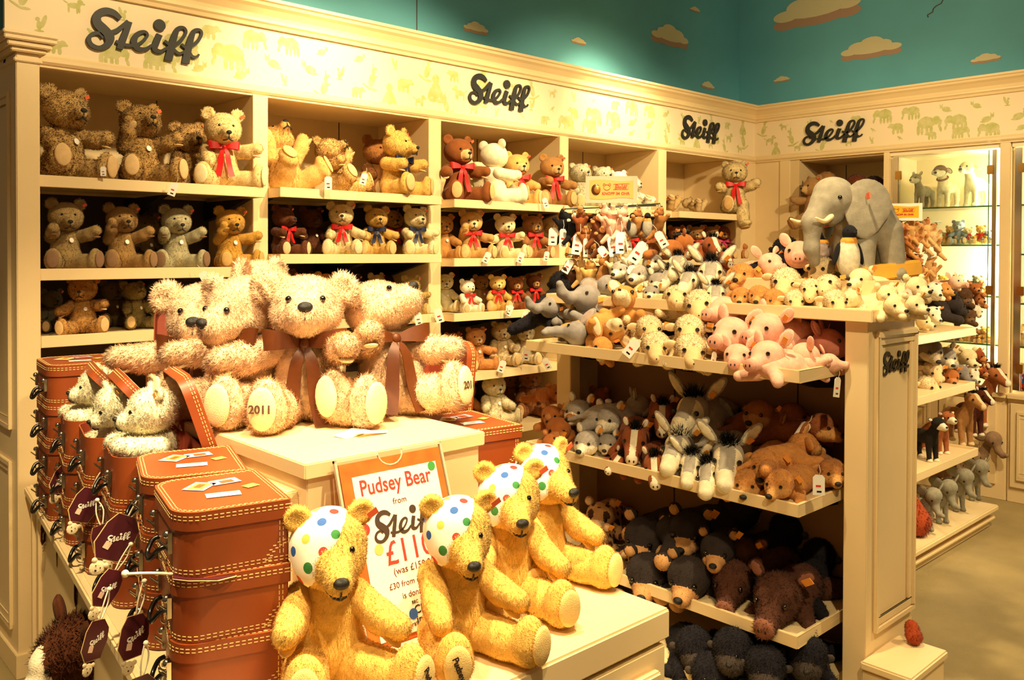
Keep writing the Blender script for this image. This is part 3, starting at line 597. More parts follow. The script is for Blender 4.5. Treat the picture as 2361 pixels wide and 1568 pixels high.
add(t, 'board', MB().box((5.94, 3.75, 0), (FX+.02, 3.8, 2.32)).box((FX, 3.53, 0), (FX+.05, 3.75, 2.32)), CREAM)
add(t, 'pilaster', MB().box((FX-.012, 3.445, 0), (FX+.05, 3.53, 2.32)), CREAM, bevel=.003)
# ---------------------------------------------------------------- right wall: open bay, lit glass cases
t = thing('wall_shelving_unit', 'cream open shelving unit on the right wall, behind the grey elephant', 'shelving', (FX, 3.0, 0))
add(t, 'side_panel', MB().box((FX, 3.37, 0), (6.66, 3.445, 2.32)), CREAMD); add(t, 'side_panel', MB().box((FX-.01, 2.675, 0), (6.66, 2.715, 2.32)), CREAM, bevel=.002)
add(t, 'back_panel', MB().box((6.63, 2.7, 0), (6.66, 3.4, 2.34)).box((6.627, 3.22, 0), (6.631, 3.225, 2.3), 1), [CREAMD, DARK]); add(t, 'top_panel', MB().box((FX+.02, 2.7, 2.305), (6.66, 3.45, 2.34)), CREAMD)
for z in (1.83, 1.5, 1.2, .9): b = MB(); b.box((FX-.08, 2.72, z-.045), (6.62, 3.365, z-.012)).box((FX-.09, 2.72, z-.045), (FX-.078, 3.365, z)); add(t, 'shelf', b, CREAM, bevel=.0015)
GL = bpy.data.materials.new('glass_pane'); GL.use_nodes = True; nt = GL.node_tree; nt.nodes.clear()
_o = nt.nodes.new('ShaderNodeOutputMaterial'); _m = nt.nodes.new('ShaderNodeMixShader'); _t = nt.nodes.new('ShaderNodeBsdfTransparent'); _g = nt.nodes.new('ShaderNodeBsdfGlossy'); _fr = nt.nodes.new('ShaderNodeFresnel')
_t.inputs[0].default_value = (.93, .97, .9, 1); _g.inputs['Roughness'].default_value = .03; _fr.inputs[0].default_value = 1.45
nt.links.new(_fr.outputs[0], _m.inputs[0]); nt.links.new(_t.outputs[0], _m.inputs[1]); nt.links.new(_g.outputs[0], _m.inputs[2]); nt.links.new(_m.outputs[0], _o.inputs[0])
GEDGE = mat('glass_edge', '2f6a3c', .1); CASEW = mat('case_white', 'f0e0bc', .5); LAMPM = mat('lamp_lens', (1, .93, .82), .3, emit=30)
def glass_case(label, y1, y0, shelves, lamps=True):
    t = thing('glass_cabinet', label, 'display cabinet', (FX, (y0+y1)/2, 0), group='lit glass display cabinets')
    add(t, 'back_panel', MB().box((6.6, y0, .7), (6.64, y1, 2.33)), CASEW); add(t, 'top_panel', MB().box((FX+.01, y0, 2.29), (6.64, y1, 2.33)), CASEW)
    add(t, 'side_panel', MB().box((FX+.03, y1-.012, .7), (6.62, y1, 2.3)), CASEW); add(t, 'side_panel', MB().box((FX-.012, y0-.06, .0), (6.62, y0, 2.32)), CREAM, bevel=.003)
    for z in shelves: add(t, 'glass_shelf', MB().box((FX+.06, y0+.01, z-.01), (6.6, y1-.02, z)).box((FX+.058, y0+.01, z-.0102), (FX+.0602, y1-.02, z+.0002), 1), [GL, GEDGE])
    d = add(t, 'glass_door', MB().box((FX+.004, y0+.07, .72), (FX+.01, y1-.07, 2.28)).box((FX+.0035, y0+.07, .72), (FX+.0105, y0+.074, 2.28), 1), [GL, GEDGE])
    add(t, 'door_post', MB().box((FX, y0+.025, .72), (FX+.02, y0+.05, 2.28)).box((FX, y1-.06, .72), (FX+.02, y1-.02, 2.28)), STEEL, bevel=.002)
    for z in (2.15, 1.36, .86):
        for y in (y0+.06, y1-.06): h = MB().box((FX-.008, y-.02, z-.03), (FX+.016, y+.02, z+.03)).obj('hinge', BRASS, bevel=.003); adopt(h, d)
    add(t, 'worktop', MB().box((FX-.05, y0-.06, .665), (6.63, y1, .7)), CREAM, bevel=.006)
    add(t, 'cupboard', MB().box((FX-.02, y0-.055, 0), (6.62, y1, .665)), CREAM, bevel=.003)
    b = MB(); mid = (y0+y1)/2; b.box((FX-.035, y0, .1), (FX-.02, mid-.004, .64)); frame(b, 'x', FX-.035, y0+.05, mid-.05, .15, .59)
    add(t, 'cupboard_door', b, CREAM, bevel=.002); b = MB(); b.box((FX-.035, mid+.004, .1), (FX-.02, y1-.02, .64)); frame(b, 'x', FX-.035, mid+.05, y1-.06, .15, .59); add(t, 'cupboard_door', b, CREAM, bevel=.002)
    zs = [s for s in shelves]+[2.29]
    if lamps:
        for z in (2.12, 1.79, 1.56, 1.2, .93):
            p = (FX+.2, y0+.03, z); l = MB().ball((0, 0, 0), (.03, .012, .03), 0, 16, 8).obj('lamp_lens', LAMPM, smooth=True); l.location = p; hsg = MB().tube([(0, -.02, 0), (0, 0, 0)], [.034, .034], 16).obj('lamp_housing', STEEL, smooth=R(40)); hsg.location = p; adopt(hsg, t); adopt(l, hsg)
    return t
glass_case('tall lit glass cabinet with three toy dogs on its top shelf, on the right wall', 2.675, 1.955, (1.92, 1.66, 1.32, 1.0))
glass_case('tall glass cabinet at the right edge of the picture', 1.89, 1.1, (1.92, 1.6, 1.28, 1.0), True)
# ---------------------------------------------------------------- central displays
CX0, CX1, CY0 = .965, 1.742, 1.288
t = thing('display_counter', 'low cream counter with drawers carrying the yellow teddy bears', 'counter', (1.35, 1.6, 0))
add(t, 'worktop', MB().box((CX0-.02, CY0, .645), (CX1, 2.45, .72)), CREAM, bevel=.006)
add(t, 'body', MB().box((CX0, CY0+.02, 0), (CX1-.015, 2.43, .645)), CREAM, bevel=.002)
for k, (z0, z1) in enumerate(((.45, .635), (.25, .44), (.05, .24))):
    d = add(t, 'drawer', MB().box((CX0+.01, CY0+.002, z0), (CX1-.017, CY0+.02, z1)), CREAM, bevel=.004)
    h = MB().box((CX1-.2, CY0-.022, z1-.07), (CX1-.06, CY0+.002, z1-.045)).obj('handle', CREAM, bevel=.006); adopt(h, d)
t = thing('display_plinth', 'square cream plinth on which the large beige bears sit', 'plinth', (1.25, 2.1, .72))
PX0, PX1, PY0, PY1 = .983, 1.522, 1.735, 2.42
add(t, 'top_slab', MB().box((PX0, PY0, 1.083), (PX1, PY1, 1.12)), CREAM, bevel=.003)
add(t, 'body', MB().box((PX0+.012, PY0+.012, .72), (PX1-.012, PY1, 1.083)), CREAM, bevel=.002)
b = MB(); frame(b, 'x', PX0+.012, PY0+.05, PY1-.05, .76, 1.05, .03, .035); add(t, 'side_moulding', b, CREAM, bevel=.003)
# suitcase ledge (runs slightly askew)
LA, LB = Vector((.862, 3.585)), Vector((.47, .5)); ld = (LB-LA).normalized()
t = thing('low_ledge', 'long low cream ledge along the left, under the stacked brown suitcases', 'display table', (.8, 2.4, 0))
def lp(a, off): p = LA+(LB-LA)*a; n = Vector((-ld.y, ld.x)); n = n if n.x > 0 else -n; q = p+n*off; return q
def quad(a0, a1, o0, o1, z0, z1): P = [lp(a0, o0), lp(a0, o1), lp(a1, o1), lp(a1, o0)]; P = [P[3], P[2], P[1], P[0]]; return [(p.x, p.y, z0) for p in P]+[(p.x, p.y, z1) for p in P]
add(t, 'top_board', MB().quadbox(quad(0, 1, 0, .36, .69, .72)), CREAM, bevel=.005)
add(t, 'top_rail', MB().quadbox(quad(0, 1, .02, .028, .72, .7225)), CREAM)
add(t, 'body', MB().quadbox(quad(.004, 1, .03, .34, 0, .69)), CREAM)
b = MB()
for a in (.01, .06, .5): b.quadbox(quad(a, a+.012, .018, .03, .05, .66))
b.quadbox(quad(.01, 1, .018, .03, .03, .07)); add(t, 'panel_moulding', b, CREAM, bevel=.002)
# ---------------------------------------------------------------- right island
t = thing('island_shelving', 'cream island shelving unit stacked with small plush animals, nearest on the right', 'shelving', (3.2, 2.1, 0))
add(t, 'top_board', MB().box((2.985, 1.352, 1.355), (3.47, 2.96, 1.4)), CREAM, bevel=.003)
add(t, 'corner_post', MB().box((3.03, 1.385, 0), (3.1, 1.472, 1.355)), CREAM, bevel=.003); add(t, 'corner_post', MB().box((3.03, 2.836, 0), (3.1, 2.928, 1.355)), CREAM, bevel=.003)
ep = add(t, 'end_panel', MB().box((3.1, 1.387, 0), (3.432, 1.41, 1.355)), CREAM); b = MB(); frame(b, 'y', 1.387, 3.085, 3.425, .22, 1.315, .018, .034); add(t, 'end_moulding', b, CREAM, bevel=.004)
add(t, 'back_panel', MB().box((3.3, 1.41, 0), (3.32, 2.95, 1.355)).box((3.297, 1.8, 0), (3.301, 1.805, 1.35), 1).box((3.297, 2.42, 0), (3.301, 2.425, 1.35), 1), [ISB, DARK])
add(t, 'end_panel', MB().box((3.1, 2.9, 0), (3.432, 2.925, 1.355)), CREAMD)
for z in (1.195, .73, .272):
    b = MB(); x0, x1, y0, y1 = 2.752, 3.295, 1.5, 2.856; b.box((x0, y0, z-.045), (x0+.012, y1, z)).box((x0+.012, y0, z-.045), (x1, y0+.012, z)).box((x0+.012, y1-.012, z-.045), (x1, y1, z)).box((x0+.012, y0+.012, z-.028), (x1, y1-.012, z-.016))
    s_ = add(t, 'shelf', b, CREAM, bevel=.0015)
    for y in (1.62, 2.2, 2.76): b = MB().prism([(2.86, y, z-.047), (3.29, y, z-.047), (3.29, y, z-.13), (3.1, y, z-.11)], (0, .03, 0)); add(t, 'bracket', b, BLUEB)
add(t, 'base_board', MB().box((2.66, 1.5, .0), (3.3, 2.85, .04)), CREAM)
b = MB(); b.box((3.0, 1.215, 0), (3.3, 1.387, .12)).box((2.99, 1.205, .12), (3.31, 1.387, .15)); add(t, 'step_base', b, CREAM, bevel=.006)
c = on_y(2066, 836, 1.385); o = link('lettering', LG, None, (c.x, 1.387, c.z), (R(90), 0, 0), .235, [BLACK]); adopt(o, ep)
# far gondola
t = thing('gondola_shelving', 'cream tiered shelving stand with a moulded base in front of the glass cabinets', 'shelving', (4.9, 2.1, 0))
b = MB(); b.box((4.2, 1.78, 0), (5.5, 2.5, .1)).box((4.2, 1.755, .045), (5.52, 2.5, .065)).box((4.2, 1.74, .1), (5.525, 2.5, .13)); add(t, 'base', b, CREAM, bevel=.006)
add(t, 'spine', MB().box((4.25, 2.22, .13), (5.35, 2.26, 1.1)), CREAMD)
for z, y0 in ((1.175, 1.82), (.86, 1.82), (.48, 1.8)):
    b = MB(); tray(b, 4.2, 5.36, y0, 2.22, z); add(t, 'shelf', b, CREAM, bevel=.002)
# sign holder
p0 = on_y(770, 1078, 1.722); p1 = on_y(1030, 1037, 1.722)
SGW, SGH = .31, .422; t = thing('price_sign', 'upright price poster with orange border in a clear holder, behind the yellow bears', 'sign', (p0.x+SGW/2-.004, 1.58, .722), (R(-19), 0, 0))
def SB(a, c_, z0, m): return MB().box((a[0], -z0, a[1]), (c_[0], -z0+.0015, c_[1]))
ORB = mat('sign_border', 'c86428', .4, var=.25, vs=20); SGL = bpy.data.materials['glass_pane']
w2 = SGW/2
ACR = mat('acrylic_edge', 'b8a890', .15)
link('backing', MB().box((-w2+.01, 0, 0), (w2-.01, .003, SGH-.012)).mesh('backing', [ORB]), t)
link('holder', MB().box((-w2, -.002, -.005), (-w2+.006, .006, SGH)).box((w2-.006, -.002, -.005), (w2, .006, SGH)).box((-w2, -.002, SGH-.006), (-.035, .006, SGH)).box((.035, -.002, SGH-.006), (w2, .006, SGH)).tube([(.035*math.cos(a), .002, SGH-.003-.03*math.sin(a)) for a in np.linspace(0, PI, 10)], .003, 6).mesh('holder', [ACR]), t)
pg = link('paper', MB().box((-w2+.038, -.0025, .012), (w2-.03, -.001, SGH-.045)).mesh('paper', [mat('sign_paper', 'f4ead8', .5)]), t)
def stx(txt, size, x, z, m, sc=(1, 1), bold=0, rot=0): return link('lettering', text_mesh(txt, size, m, sc, .0003, bold), pg, (x, -.003, z), (R(90), R(rot), 0))
stx('Pudsey Bear', .048, .0, SGH-.075, REDT, (.86, 1.05), .0006); stx('from', .02, .0, SGH-.118, mat('print_brown', '6b2a20', .6))
o = link('lettering', LG, pg, (.01, -.003, SGH-.17), (R(90), 0, 0), .19, [mat('print_darkbrown', '3a2a1c', .6)]); o.scale = (.19, .19, .02)
stx('£110', .075, .002, SGH-.232, REDT, (.9, 1), .0004); PB = bpy.data.materials['print_brown']
stx('(was £150.00)', .022, .01, SGH-.272, PB); stx('£30 from every bear', .019, .008, SGH-.302, PB); stx('is donated to', .019, .01, SGH-.328, PB)
PK = mat('print_black', '1a1613', .6); stx('BBC', .01, -.01, SGH-.348, PK); stx('Children', .026, .03, SGH-.366, PK, bold=.0003); stx('in Need', .026, .028, SGH-.388, PK, bold=.0003); stx('Celebrating', .015, -.03, .028, PB, rot=-4)
for x, z, c, r in ((.11, SGH-.055, '3c8a3c', .011), (.105, SGH-.15, '2a5aa8', .013), (-.108, SGH-.165, 'd4352c', .014), (-.08, SGH-.215, 'eab060', .012), (-.085, SGH-.35, 'eab060', .012), (-.05, SGH-.392, '3c8a3c', .013), (.09, SGH-.232, 'd4352c', .012), (-.02, .05, '2a5aa8', .012)):
    link('printed_dot', MB().prism([(r*math.cos(a), 0, r*math.sin(a)) for a in np.linspace(0, 2*PI, 20, endpoint=False)], (0, -.0004, 0)).mesh('printed_dot', [mat('dot_'+c, c, .5)]), pg, (x, -.003, z))
# ---------------------------------------------------------------- teddies on the long wall
def sh(bay, k, px, hpx, rel, desc, Y=3.78, dz=0, **kw):
    q = on_y(px, 400, Y); z = SZ[bay][k]-.012+dz; p = Vector((q.x, Y, z)); H = hpx*depth(p)/FPX
    # keep the body clear of the floor of the tray and the legs on the board
    return teddy(desc, p, H, face(p, rel), group=f'teddies on the wall shelves, {ORD[bay]} bay', **kw)
UP, OUT, FWD, DN = (-35, 20), (5, 50), (12, 18), (45, 20)
GLD, TAN, APR, CRM, BRN, DBR, GRY, WHT = 'd9a85c', 'b98c50', 'd8a05a', 'ecdcb2', '9a5c2c', '5e3018', '9c9478', 'f2ead2'
sh(0, 0, 150, 222, 24, 'largest curly tan teddy at the left end of the top shelf', 3.80, st='curly', col='c29a5c', arms=((25, 10), (2, 35)), legs=((-12, 12), (0, 25)), head=(0, 0, 6))
sh(0, 0, 328, 200, 12, 'curly golden-brown teddy raising one paw to its face on the top shelf', 3.80, st='curly', col='b0864a', arms=((-60, -12), (-15, 45)), head=(-5, 0, 12), lean=(-6, 0), legs=((0, 10), (0, 38)))
sh(0, 0, 440, 165, 20, 'tan teddy half hidden behind the red-bowed teddy', 3.98, st='curly', col='b98e52', head=(0, -8, 0))
sh(0, 0, 512, 188, 8, 'pale golden teddy with long red bow, right on the top shelf', 3.76, st='classic', col='ecc984', pad='f0d8a4', bow=REDB, bowl=True, head=(8, 0, 5), arms=((35, 5), (-5, 52)), legs=((0, 25), (0, 55)), chest=False)
sh(0, 1, 150, 168, 10, 'olive-grey teddy at the left end of the second shelf', 3.76, col='9c8050', pad='846248', arms=((-20, 5), (-15, 42)), head=(8, 0, 0), legs=((0, 15), (0, 35)))
sh(0, 1, 280, 155, 10, 'brown-tan teddy covering its cheek with a paw, second shelf', 3.78, col='9a7440', pad='866444', arms=((-55, -8), (-22, 48)), head=(0, 0, 6), legs=((0, 12), (0, 38)))
sh(0, 1, 405, 150, 12, 'silvery grey teddy with brown paw pads on the second shelf', 3.78, col='a69c78', pad='77593f', arms=((-20, 12), (-22, 45)), head=(6, 0, 4), legs=((0, 26), (0, 38)))
sh(0, 1, 530, 145, 14, 'orange-gold smooth teddy touching its nose, right end of second shelf', 3.76, col='c08a34', pad='c89c58', arms=((-48, -14), (-10, 58)), head=(3, 0, 4), legs=((0, 5), (0, 45)))
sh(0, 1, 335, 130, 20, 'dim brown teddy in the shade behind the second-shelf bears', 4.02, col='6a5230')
sh(0, 2, 190, 135, -4, 'apricot teddy sitting alone and gazing out on the third shelf', 3.80, st='curly', col='c08a48', head=(0, 0, -6), arms=((20, 40), (-5, 38)), legs=((5, 30), (0, 35)))
sh(0, 2, 312, 112, 24, 'olive teddy tipping its head back on the third shelf', 3.9, st='curly', col='94804a', head=(-25, 0, 0))
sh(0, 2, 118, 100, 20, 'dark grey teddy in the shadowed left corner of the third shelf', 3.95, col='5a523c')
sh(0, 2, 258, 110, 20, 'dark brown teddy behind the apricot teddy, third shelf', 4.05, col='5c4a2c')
sh(0, 2, 395, 90, 30, 'tan teddy lying back deep in the third shelf with a sole showing', 4.0, col='b08a50', lean=(-70, 0), dz=.05)
# second bay
sh(1, 0, 672, 195, 30, 'apricot smooth teddy leaning back with both arms thrown up', 3.80, col='dba659', lean=(-26, 0), head=(-22, 0, 0), arms=((-70, 18), (-55, 50)), legs=((-25, 2), (-10, 40)), pad='e6b870')
sh(1, 0, 790, 150, 55, 'curly apricot teddy waving sideways behind the reclining teddy', 3.84, st='curly', col='d9a860', lean=(-18, 0), head=(-10, 0, 0), arms=((0, 10), (-50, 20)), legs=((-15, 10), (-5, 45)), pad='e8c07c')
sh(1, 0, 868, 150, 40, 'brown-headed teddy hidden behind the navy-bowed teddy', 4.05, col='a86a34')
sh(1, 0, 912, 165, 48, 'golden teddy in profile with a navy satin bow, right end of top shelf', 3.76, col='e0b056', pad='d8b070', bow=NAVYB, head=(5, 0, 10), arms=((5, 0), (0, 30)), legs=((-5, 8), (0, 30)), chest=False)
sh(1, 1, 652, 120, 42, 'dark brown teddy with a red bow at the left end of the second shelf', 3.78, col='5a2e18', pad='d8b888', bow=REDB, arms=((5, 15), (0, 20)), chest=False)
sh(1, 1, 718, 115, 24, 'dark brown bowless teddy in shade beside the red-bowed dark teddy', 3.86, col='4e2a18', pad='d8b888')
sh(1, 1, 788, 128, 2, 'cream teddy with a small red bow, middle of the second shelf', 3.76, col='e6cc94', pad='e8d0a0', bow=REDB, arms=((25, 12), (18, 45)), head=(0, -3, 0))
sh(1, 1, 866, 118, 8, 'golden teddy with a big navy bow on the second shelf', 3.76, col='d8ac5a', pad='dcb878', bow=NAVYB, head=(0, 4, 6), arms=((25, 10), (15, 48)))
sh(1, 1, 905, 112, 18, 'tan teddy with red bow hidden between two navy bows', 3.98, col='b88a4a', bow=REDB)
sh(1, 1, 955, 118, 24, 'off-white teddy with a navy bow, right end of the second shelf', 3.76, col='f6e2ae', pad='e8cc90', bow=NAVYB, arms=((15, 8), (5, 50)), head=(0, 4, 4))
sh(1, 2, 655, 118, 12, 'brown-tipped shaggy teddy with a pale brow on the third shelf', 3.86, st='curly', col='6a3c1e', muz='d0a060', chest=False)
sh(1, 2, 752, 112, 14, 'tan teddy with a cream muzzle, middle of the third shelf', 3.80, st='soft', col='b47c3c', muz='e8c888', head=(6, 0, 0))
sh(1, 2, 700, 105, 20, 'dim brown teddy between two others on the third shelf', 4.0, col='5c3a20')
sh(1, 2, 812, 100, 34, 'very dark brown teddy looking right, third shelf', 3.84, col='38200f')
sh(1, 2, 870, 96, 42, 'pale cream teddy peeking over the dark one, third shelf', 3.94, col='e2cc98', head=(-5, 0, 0))
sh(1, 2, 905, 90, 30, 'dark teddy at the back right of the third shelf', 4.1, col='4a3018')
sh(1, 2, 948, 92, 26, 'straw-coloured teddy with arms out at the right end of the third shelf', 3.76, st='curly', col='c8a458', arms=((0, 20), (-5, 55)))
sh(1, 2, 905, 62, 20, 'small cream teddy low at the front edge of the third shelf', 3.70, col='e8cc8c')
sh(1, 3, 700, 100, 20, 'tan teddy in the dark fourth shelf behind the big bears', 3.8, col='8a6236', detail=False); sh(1, 3, 950, 100, 20, 'brown teddy on the fourth shelf beside the divider', 3.8, st='curly', col='9a6a3c')
# third bay
sh(2, 0, 1057, 158, 20, 'dark brown plush teddy with cream muzzle and red bow, left on the top shelf', 3.76, st='soft', col='84461e', muz='e0b878', pad='e0b070', bow=REDB, bowl=True, head=(0, 0, 14), arms=((10, 25), (5, 40)), legs=((0, 8), (0, 42)))
sh(2, 0, 1145, 150, 120, 'white plush teddy turned away, showing the back of its head', 3.72, st='soft', col='fcecc4', lean=(-4, 0), head=(0, 0, 25), arms=((10, 10), (0, -10)), legs=((0, 15), (0, -5)), bow=None, chest=False)
sh(2, 0, 1192, 130, 26, 'golden plush teddy with a red bow behind the white one', 3.86, st='soft', col='e0ae5c', muz='ecc88c', bow=REDB, bowl=True)
sh(2, 0, 1100, 110, 26, 'small cream teddy squeezed behind the brown and white ones', 3.98, st='soft', col='ecdcb0')
sh(2, 0, 1272, 126, 20, 'caramel plush teddy with a red bow at the right of the top shelf', 3.76, st='soft', col='a8743c', muz='caa064', pad='d0a468', bow=REDB, bowl=True, arms=((0, -5), (15, 45)), head=(3, 0, 6))
sh(2, 1, 1022, 108, 16, 'ginger teddy at the far left of the second shelf', 3.84, st='soft', col='b0783a', pad='d8a860')
sh(2, 1, 1087, 118, 12, 'golden plush teddy lifting a paw, with red bow on the second shelf', 3.76, st='soft', col='cc9c58', muz='ecd09c', pad='e0b878', bow=REDB, arms=((-40, 0), (10, 40)), legs=((0, 12), (0, 40)))
sh(2, 1, 1165, 108, 16, 'cream plush teddy with red bow, middle of the second shelf', 3.76, st='soft', col='ead4a0', pad='e0bc7c', bow=REDB, arms=((10, 40), (-10, 30)), legs=((0, 0), (-5, 50)))
sh(2, 1, 1228, 108, 26, 'russet plush teddy with a wide red bow on the second shelf', 3.80, st='soft', col='9c6434', muz='d8ac70', bow=REDB)
sh(2, 1, 1275, 95, 26, 'tan plush teddy at the right end of the second shelf', 3.84, st='soft', col='c09050')
sh(2, 2, 1026, 92, 10, 'cream teddy standing behind at the left of the third shelf', 3.9, st='soft', col='ddd0a4')
sh(2, 2, 1078, 80, 34, 'white fluffy-headed teddy with red bow on the third shelf', 3.74, st='soft', col='f2e8cc', bow=REDB, muz='e8d4a0')
sh(2, 2, 1148, 86, 10, 'golden teddy with red bow, middle of the third shelf', 3.74, st='soft', col='d6a854', muz='ecce90', bow=REDB)
sh(2, 2, 1110, 80, 20, 'brown teddy behind, between the white and golden ones', 3.98, st='soft', col='a87844'); sh(2, 2, 1190, 78, 14, 'small chestnut teddy with red bow on the third shelf', 3.78, st='soft', col='8a4a22', muz='d0a068', bow=REDB)
sh(2, 2, 1232, 82, 20, 'dark brown teddy with long red bow at the right of the third shelf', 3.78, st='soft', col='6a3a1c', muz='d0a068', bow=REDB, bowl=True)
sh(2, 3, 1098, 100, 18, 'ginger long-haired teddy with a black nose on the fourth shelf', 3.80, st='fluffy', col='d08848', muz='e8b884', legs=((0, 5), (0, 70)), arms=((30, 10), (10, 60)))
sh(2, 3, 1158, 104, 12, 'cream long-haired teddy, middle of the fourth shelf', 3.84, st='fluffy', col='e0c694')
sh(2, 3, 1212, 95, 10, 'pale long-haired teddy at the right of the fourth shelf', 3.8, st='fluffy', col='dcc89c'); sh(2, 3, 1045, 90, 24, 'orange long-haired teddy at the left of the fourth shelf', 3.86, st='fluffy', col='c87c3c')
sh(2, 4, 1140, 120, 26, 'creamy white long-haired teddy on the fifth shelf', 3.78, st='fluffy', col='e4d4a8', legs=((0, 10), (0, 60))); sh(2, 4, 1225, 115, 10, 'brown long-haired teddy on the fifth shelf', 3.84, st='fluffy', col='94582c')
sh(2, 4, 1180, 100, 20, 'chestnut long-haired teddy behind, on the fifth shelf', 4.0, st='fluffy', col='8a5028'); sh(2, 4, 1075, 105, 20, 'rust-coloured long-haired teddy on the fifth shelf', 3.9, st='fluffy', col='a0602c')
# fourth bay
for px, h, Y, c, rel, d in ((1340, 112, 3.82, 'd2c6a0', 34, 'grey-cream polar teddy leaning on the third divider'), (1392, 108, 3.84, 'ded2ac', 34, 'cream polar teddy left of the hanging sign'), (1428, 100, 3.84, 'f2ead0', 30, 'white polar teddy behind the sign'), (1462, 86, 3.80, 'f4ecd6', 46, 'white polar teddy right of the sign')):
    sh(3, 0, px, h, rel, d+', top shelf of the fourth bay', Y, st='fluffy' if c != 'f2ead0' else 'soft', col=c, head=(-10, 0, 0))
sh(3, 0, 1487, 68, 60, 'ginger teddy lying on its back in the fourth bay', 3.9, st='soft', col='c8823c', lean=(-45, 0), dz=.04); sh(3, 0, 1498, 60, 70, 'white fluffy teddy lying down at the right of the fourth bay', 3.72, st='fluffy', col='f2e8cc', lean=(-60, 0), dz=.03)
for px, c, d in ((1345, 'b88848', 'tan'), (1400, 'c89c5c', 'golden'), (1455, 'a86c38', 'caramel'), (1497, 'b07c44', 'brown')): sh(3, 1, px, 88, 15, f'{d} teddy with red bow behind the keyrings, second shelf, fourth bay', 3.8, st='soft', col=c, bow=REDB)
for px, c, d in ((1340, 'b08850', 'light brown'), (1420, '9a6a38', 'mid brown')): sh(3, 2, px, 80, 15, f'{d} teddy on the third shelf of the fourth bay', 3.8, st='soft', col=c, detail=False)
# fifth bay
sh(4, 0, 1555, 64, 60, 'shaggy tan teddy lying on its side with a red bow, fifth bay', 3.78, st='fluffy', col='d2a868', lean=(-60, 0), dz=.04, bow=REDB); sh(4, 0, 1618, 56, 60, 'shaggy beige teddy lying down in the middle of the fifth bay', 3.8, st='fluffy', col='d8b67c', lean=(-65, 0), dz=.04)
q = on_y(1697, 0, 3.66); teddy('large beige teddy with red bow sitting on the shelf end with a leg dangling', (q.x, 3.66, 1.9), .41, face(q, 6), 'e2c688', None, 'c89858', 'fluffy', (-4, 0, 0), ((0, 30), (-15, 50)), ((0, 5), (78, 25)), bow=REDB, bowl=True, group='teddies on the wall shelves, fifth bay')
for px, c, b_, d in ((1560, 'a06030', REDB, 'chestnut teddy with a crimson bow'), (1605, 'c08848', REDB, 'honey-coloured teddy with red bow'), (1640, 'b07c40', REDB, 'caramel teddy with red bow'), (1668, '8a4a30', satin('c8205a'), 'dark teddy with a pink-red bow'), (1693, 'c0743c', None, 'orange-brown teddy without a bow')):
    sh(4, 1, px, 82, 10, d+' on the second shelf of the fifth bay', 3.84, st='soft', col=c, muz='d8b078', bow=b_)
sh(4, 1, 1632, 48, 10, 'small cream teddy low in front on the second shelf of the fifth bay', 3.7, st='fluffy', col='ecdcae')
# price tags hanging over the shelf edges
tagsA = [(405, 440, 3.58, 20, .9), (465, 645, 3.58, -30, 1.1), (238, 402, 3.6, 0, .6), (1128, 600, 3.58, 25, 1.), (1205, 600, 3.58, 20, 1.), (1262, 598, 3.58, 10, .9), (1255, 475, 3.58, -15, .9), (757, 425, 3.58, 0, 1.), (842, 418, 3.58, 15, .9), (930, 742, 3.58, 60, 1.), (962, 738, 3.58, -10, 1.1), (1008, 730, 3.58, -15, 1.2), (1170, 722, 3.58, 0, .5), (1180, 722, 3.58, 25, 1.), (1215, 735, 3.58, 20, 1.), (1162, 850, 3.58, 20, 1.1), (1215, 820, 3.58, 5, 1.2), (1255, 845, 3.58, -25, 1.1)]
teds = [o for o in bpy.data.objects if o.get('category') == 'teddy bear']
for px, py, Y, rt, k in tagsA:
    p = on_y(px, py-18, Y); near = min(teds, key=lambda o: (o.location-p).length); hangtag(near, 0, 0, rt=rt, w=.034*k, l=.062*k, pt=p)
# ---------------------------------------------------------------- right wall items
def sx(px, py, x): return on_x(px, py, x)
q = sx(1875, 440, 6.12); teddy('light brown long-limbed bear hanging its legs off the shelf left of the elephant', (q.x, q.y, 1.83), .36, face(q, -35), 'a87c48', 'd0a468', 'a06c3c', 'soft', (0, 0, -20), ((0, 30), (20, 30)), ((30, 25), (20, 30)), group='plush on the right wall shelf')
for px, py, c, d in ((1905, 425, 'a8743c', 'tan shaggy'), (1975, 432, '6a3018', 'dark rust-brown'), (2015, 435, '2a1612', 'blackish brown')):
    q = sx(px, py, 6.27); animal('gorilla', d+' ape plush on the shelf behind the elephant', q, 50, -10, col=c, group='plush on the right wall shelf', tag=None)
# dogs in the glass case
def stander_body():
    return soft('stander_body', [E((0, .14, .5), (.13, .28, .155)), E((0, -.08, .5), (.135, .14, .17)), T((0, -.1, .56), (0, -.2, .76), .115, .09), T((.085, -.1, .42), (.09, -.13, .04), .07, .045), T((-.085, -.1, .42), (-.09, -.13, .04), .07, .045),
        T((.09, .33, .45), (.1, .36, .2), .085, .05), T((.1, .36, .2), (.1, .33, .04), .05, .045), T((-.09, .33, .45), (-.1, .36, .2), .085, .05), T((-.1, .36, .2), (-.1, .33, .04), .05, .045),
        E((.09, -.155, .03), (.05, .065, .035), 1), E((-.09, -.155, .03), (.05, .065, .035), 1), E((.1, .3, .03), (.05, .065, .035), 1), E((-.1, .3, .03), (.05, .065, .035), 1), T((0, .4, .52), (0, .5, .4), .035, .03)], .022, .05, (1500, .014, .009, (0, .3, -1), .3), nm=2)
STB = None
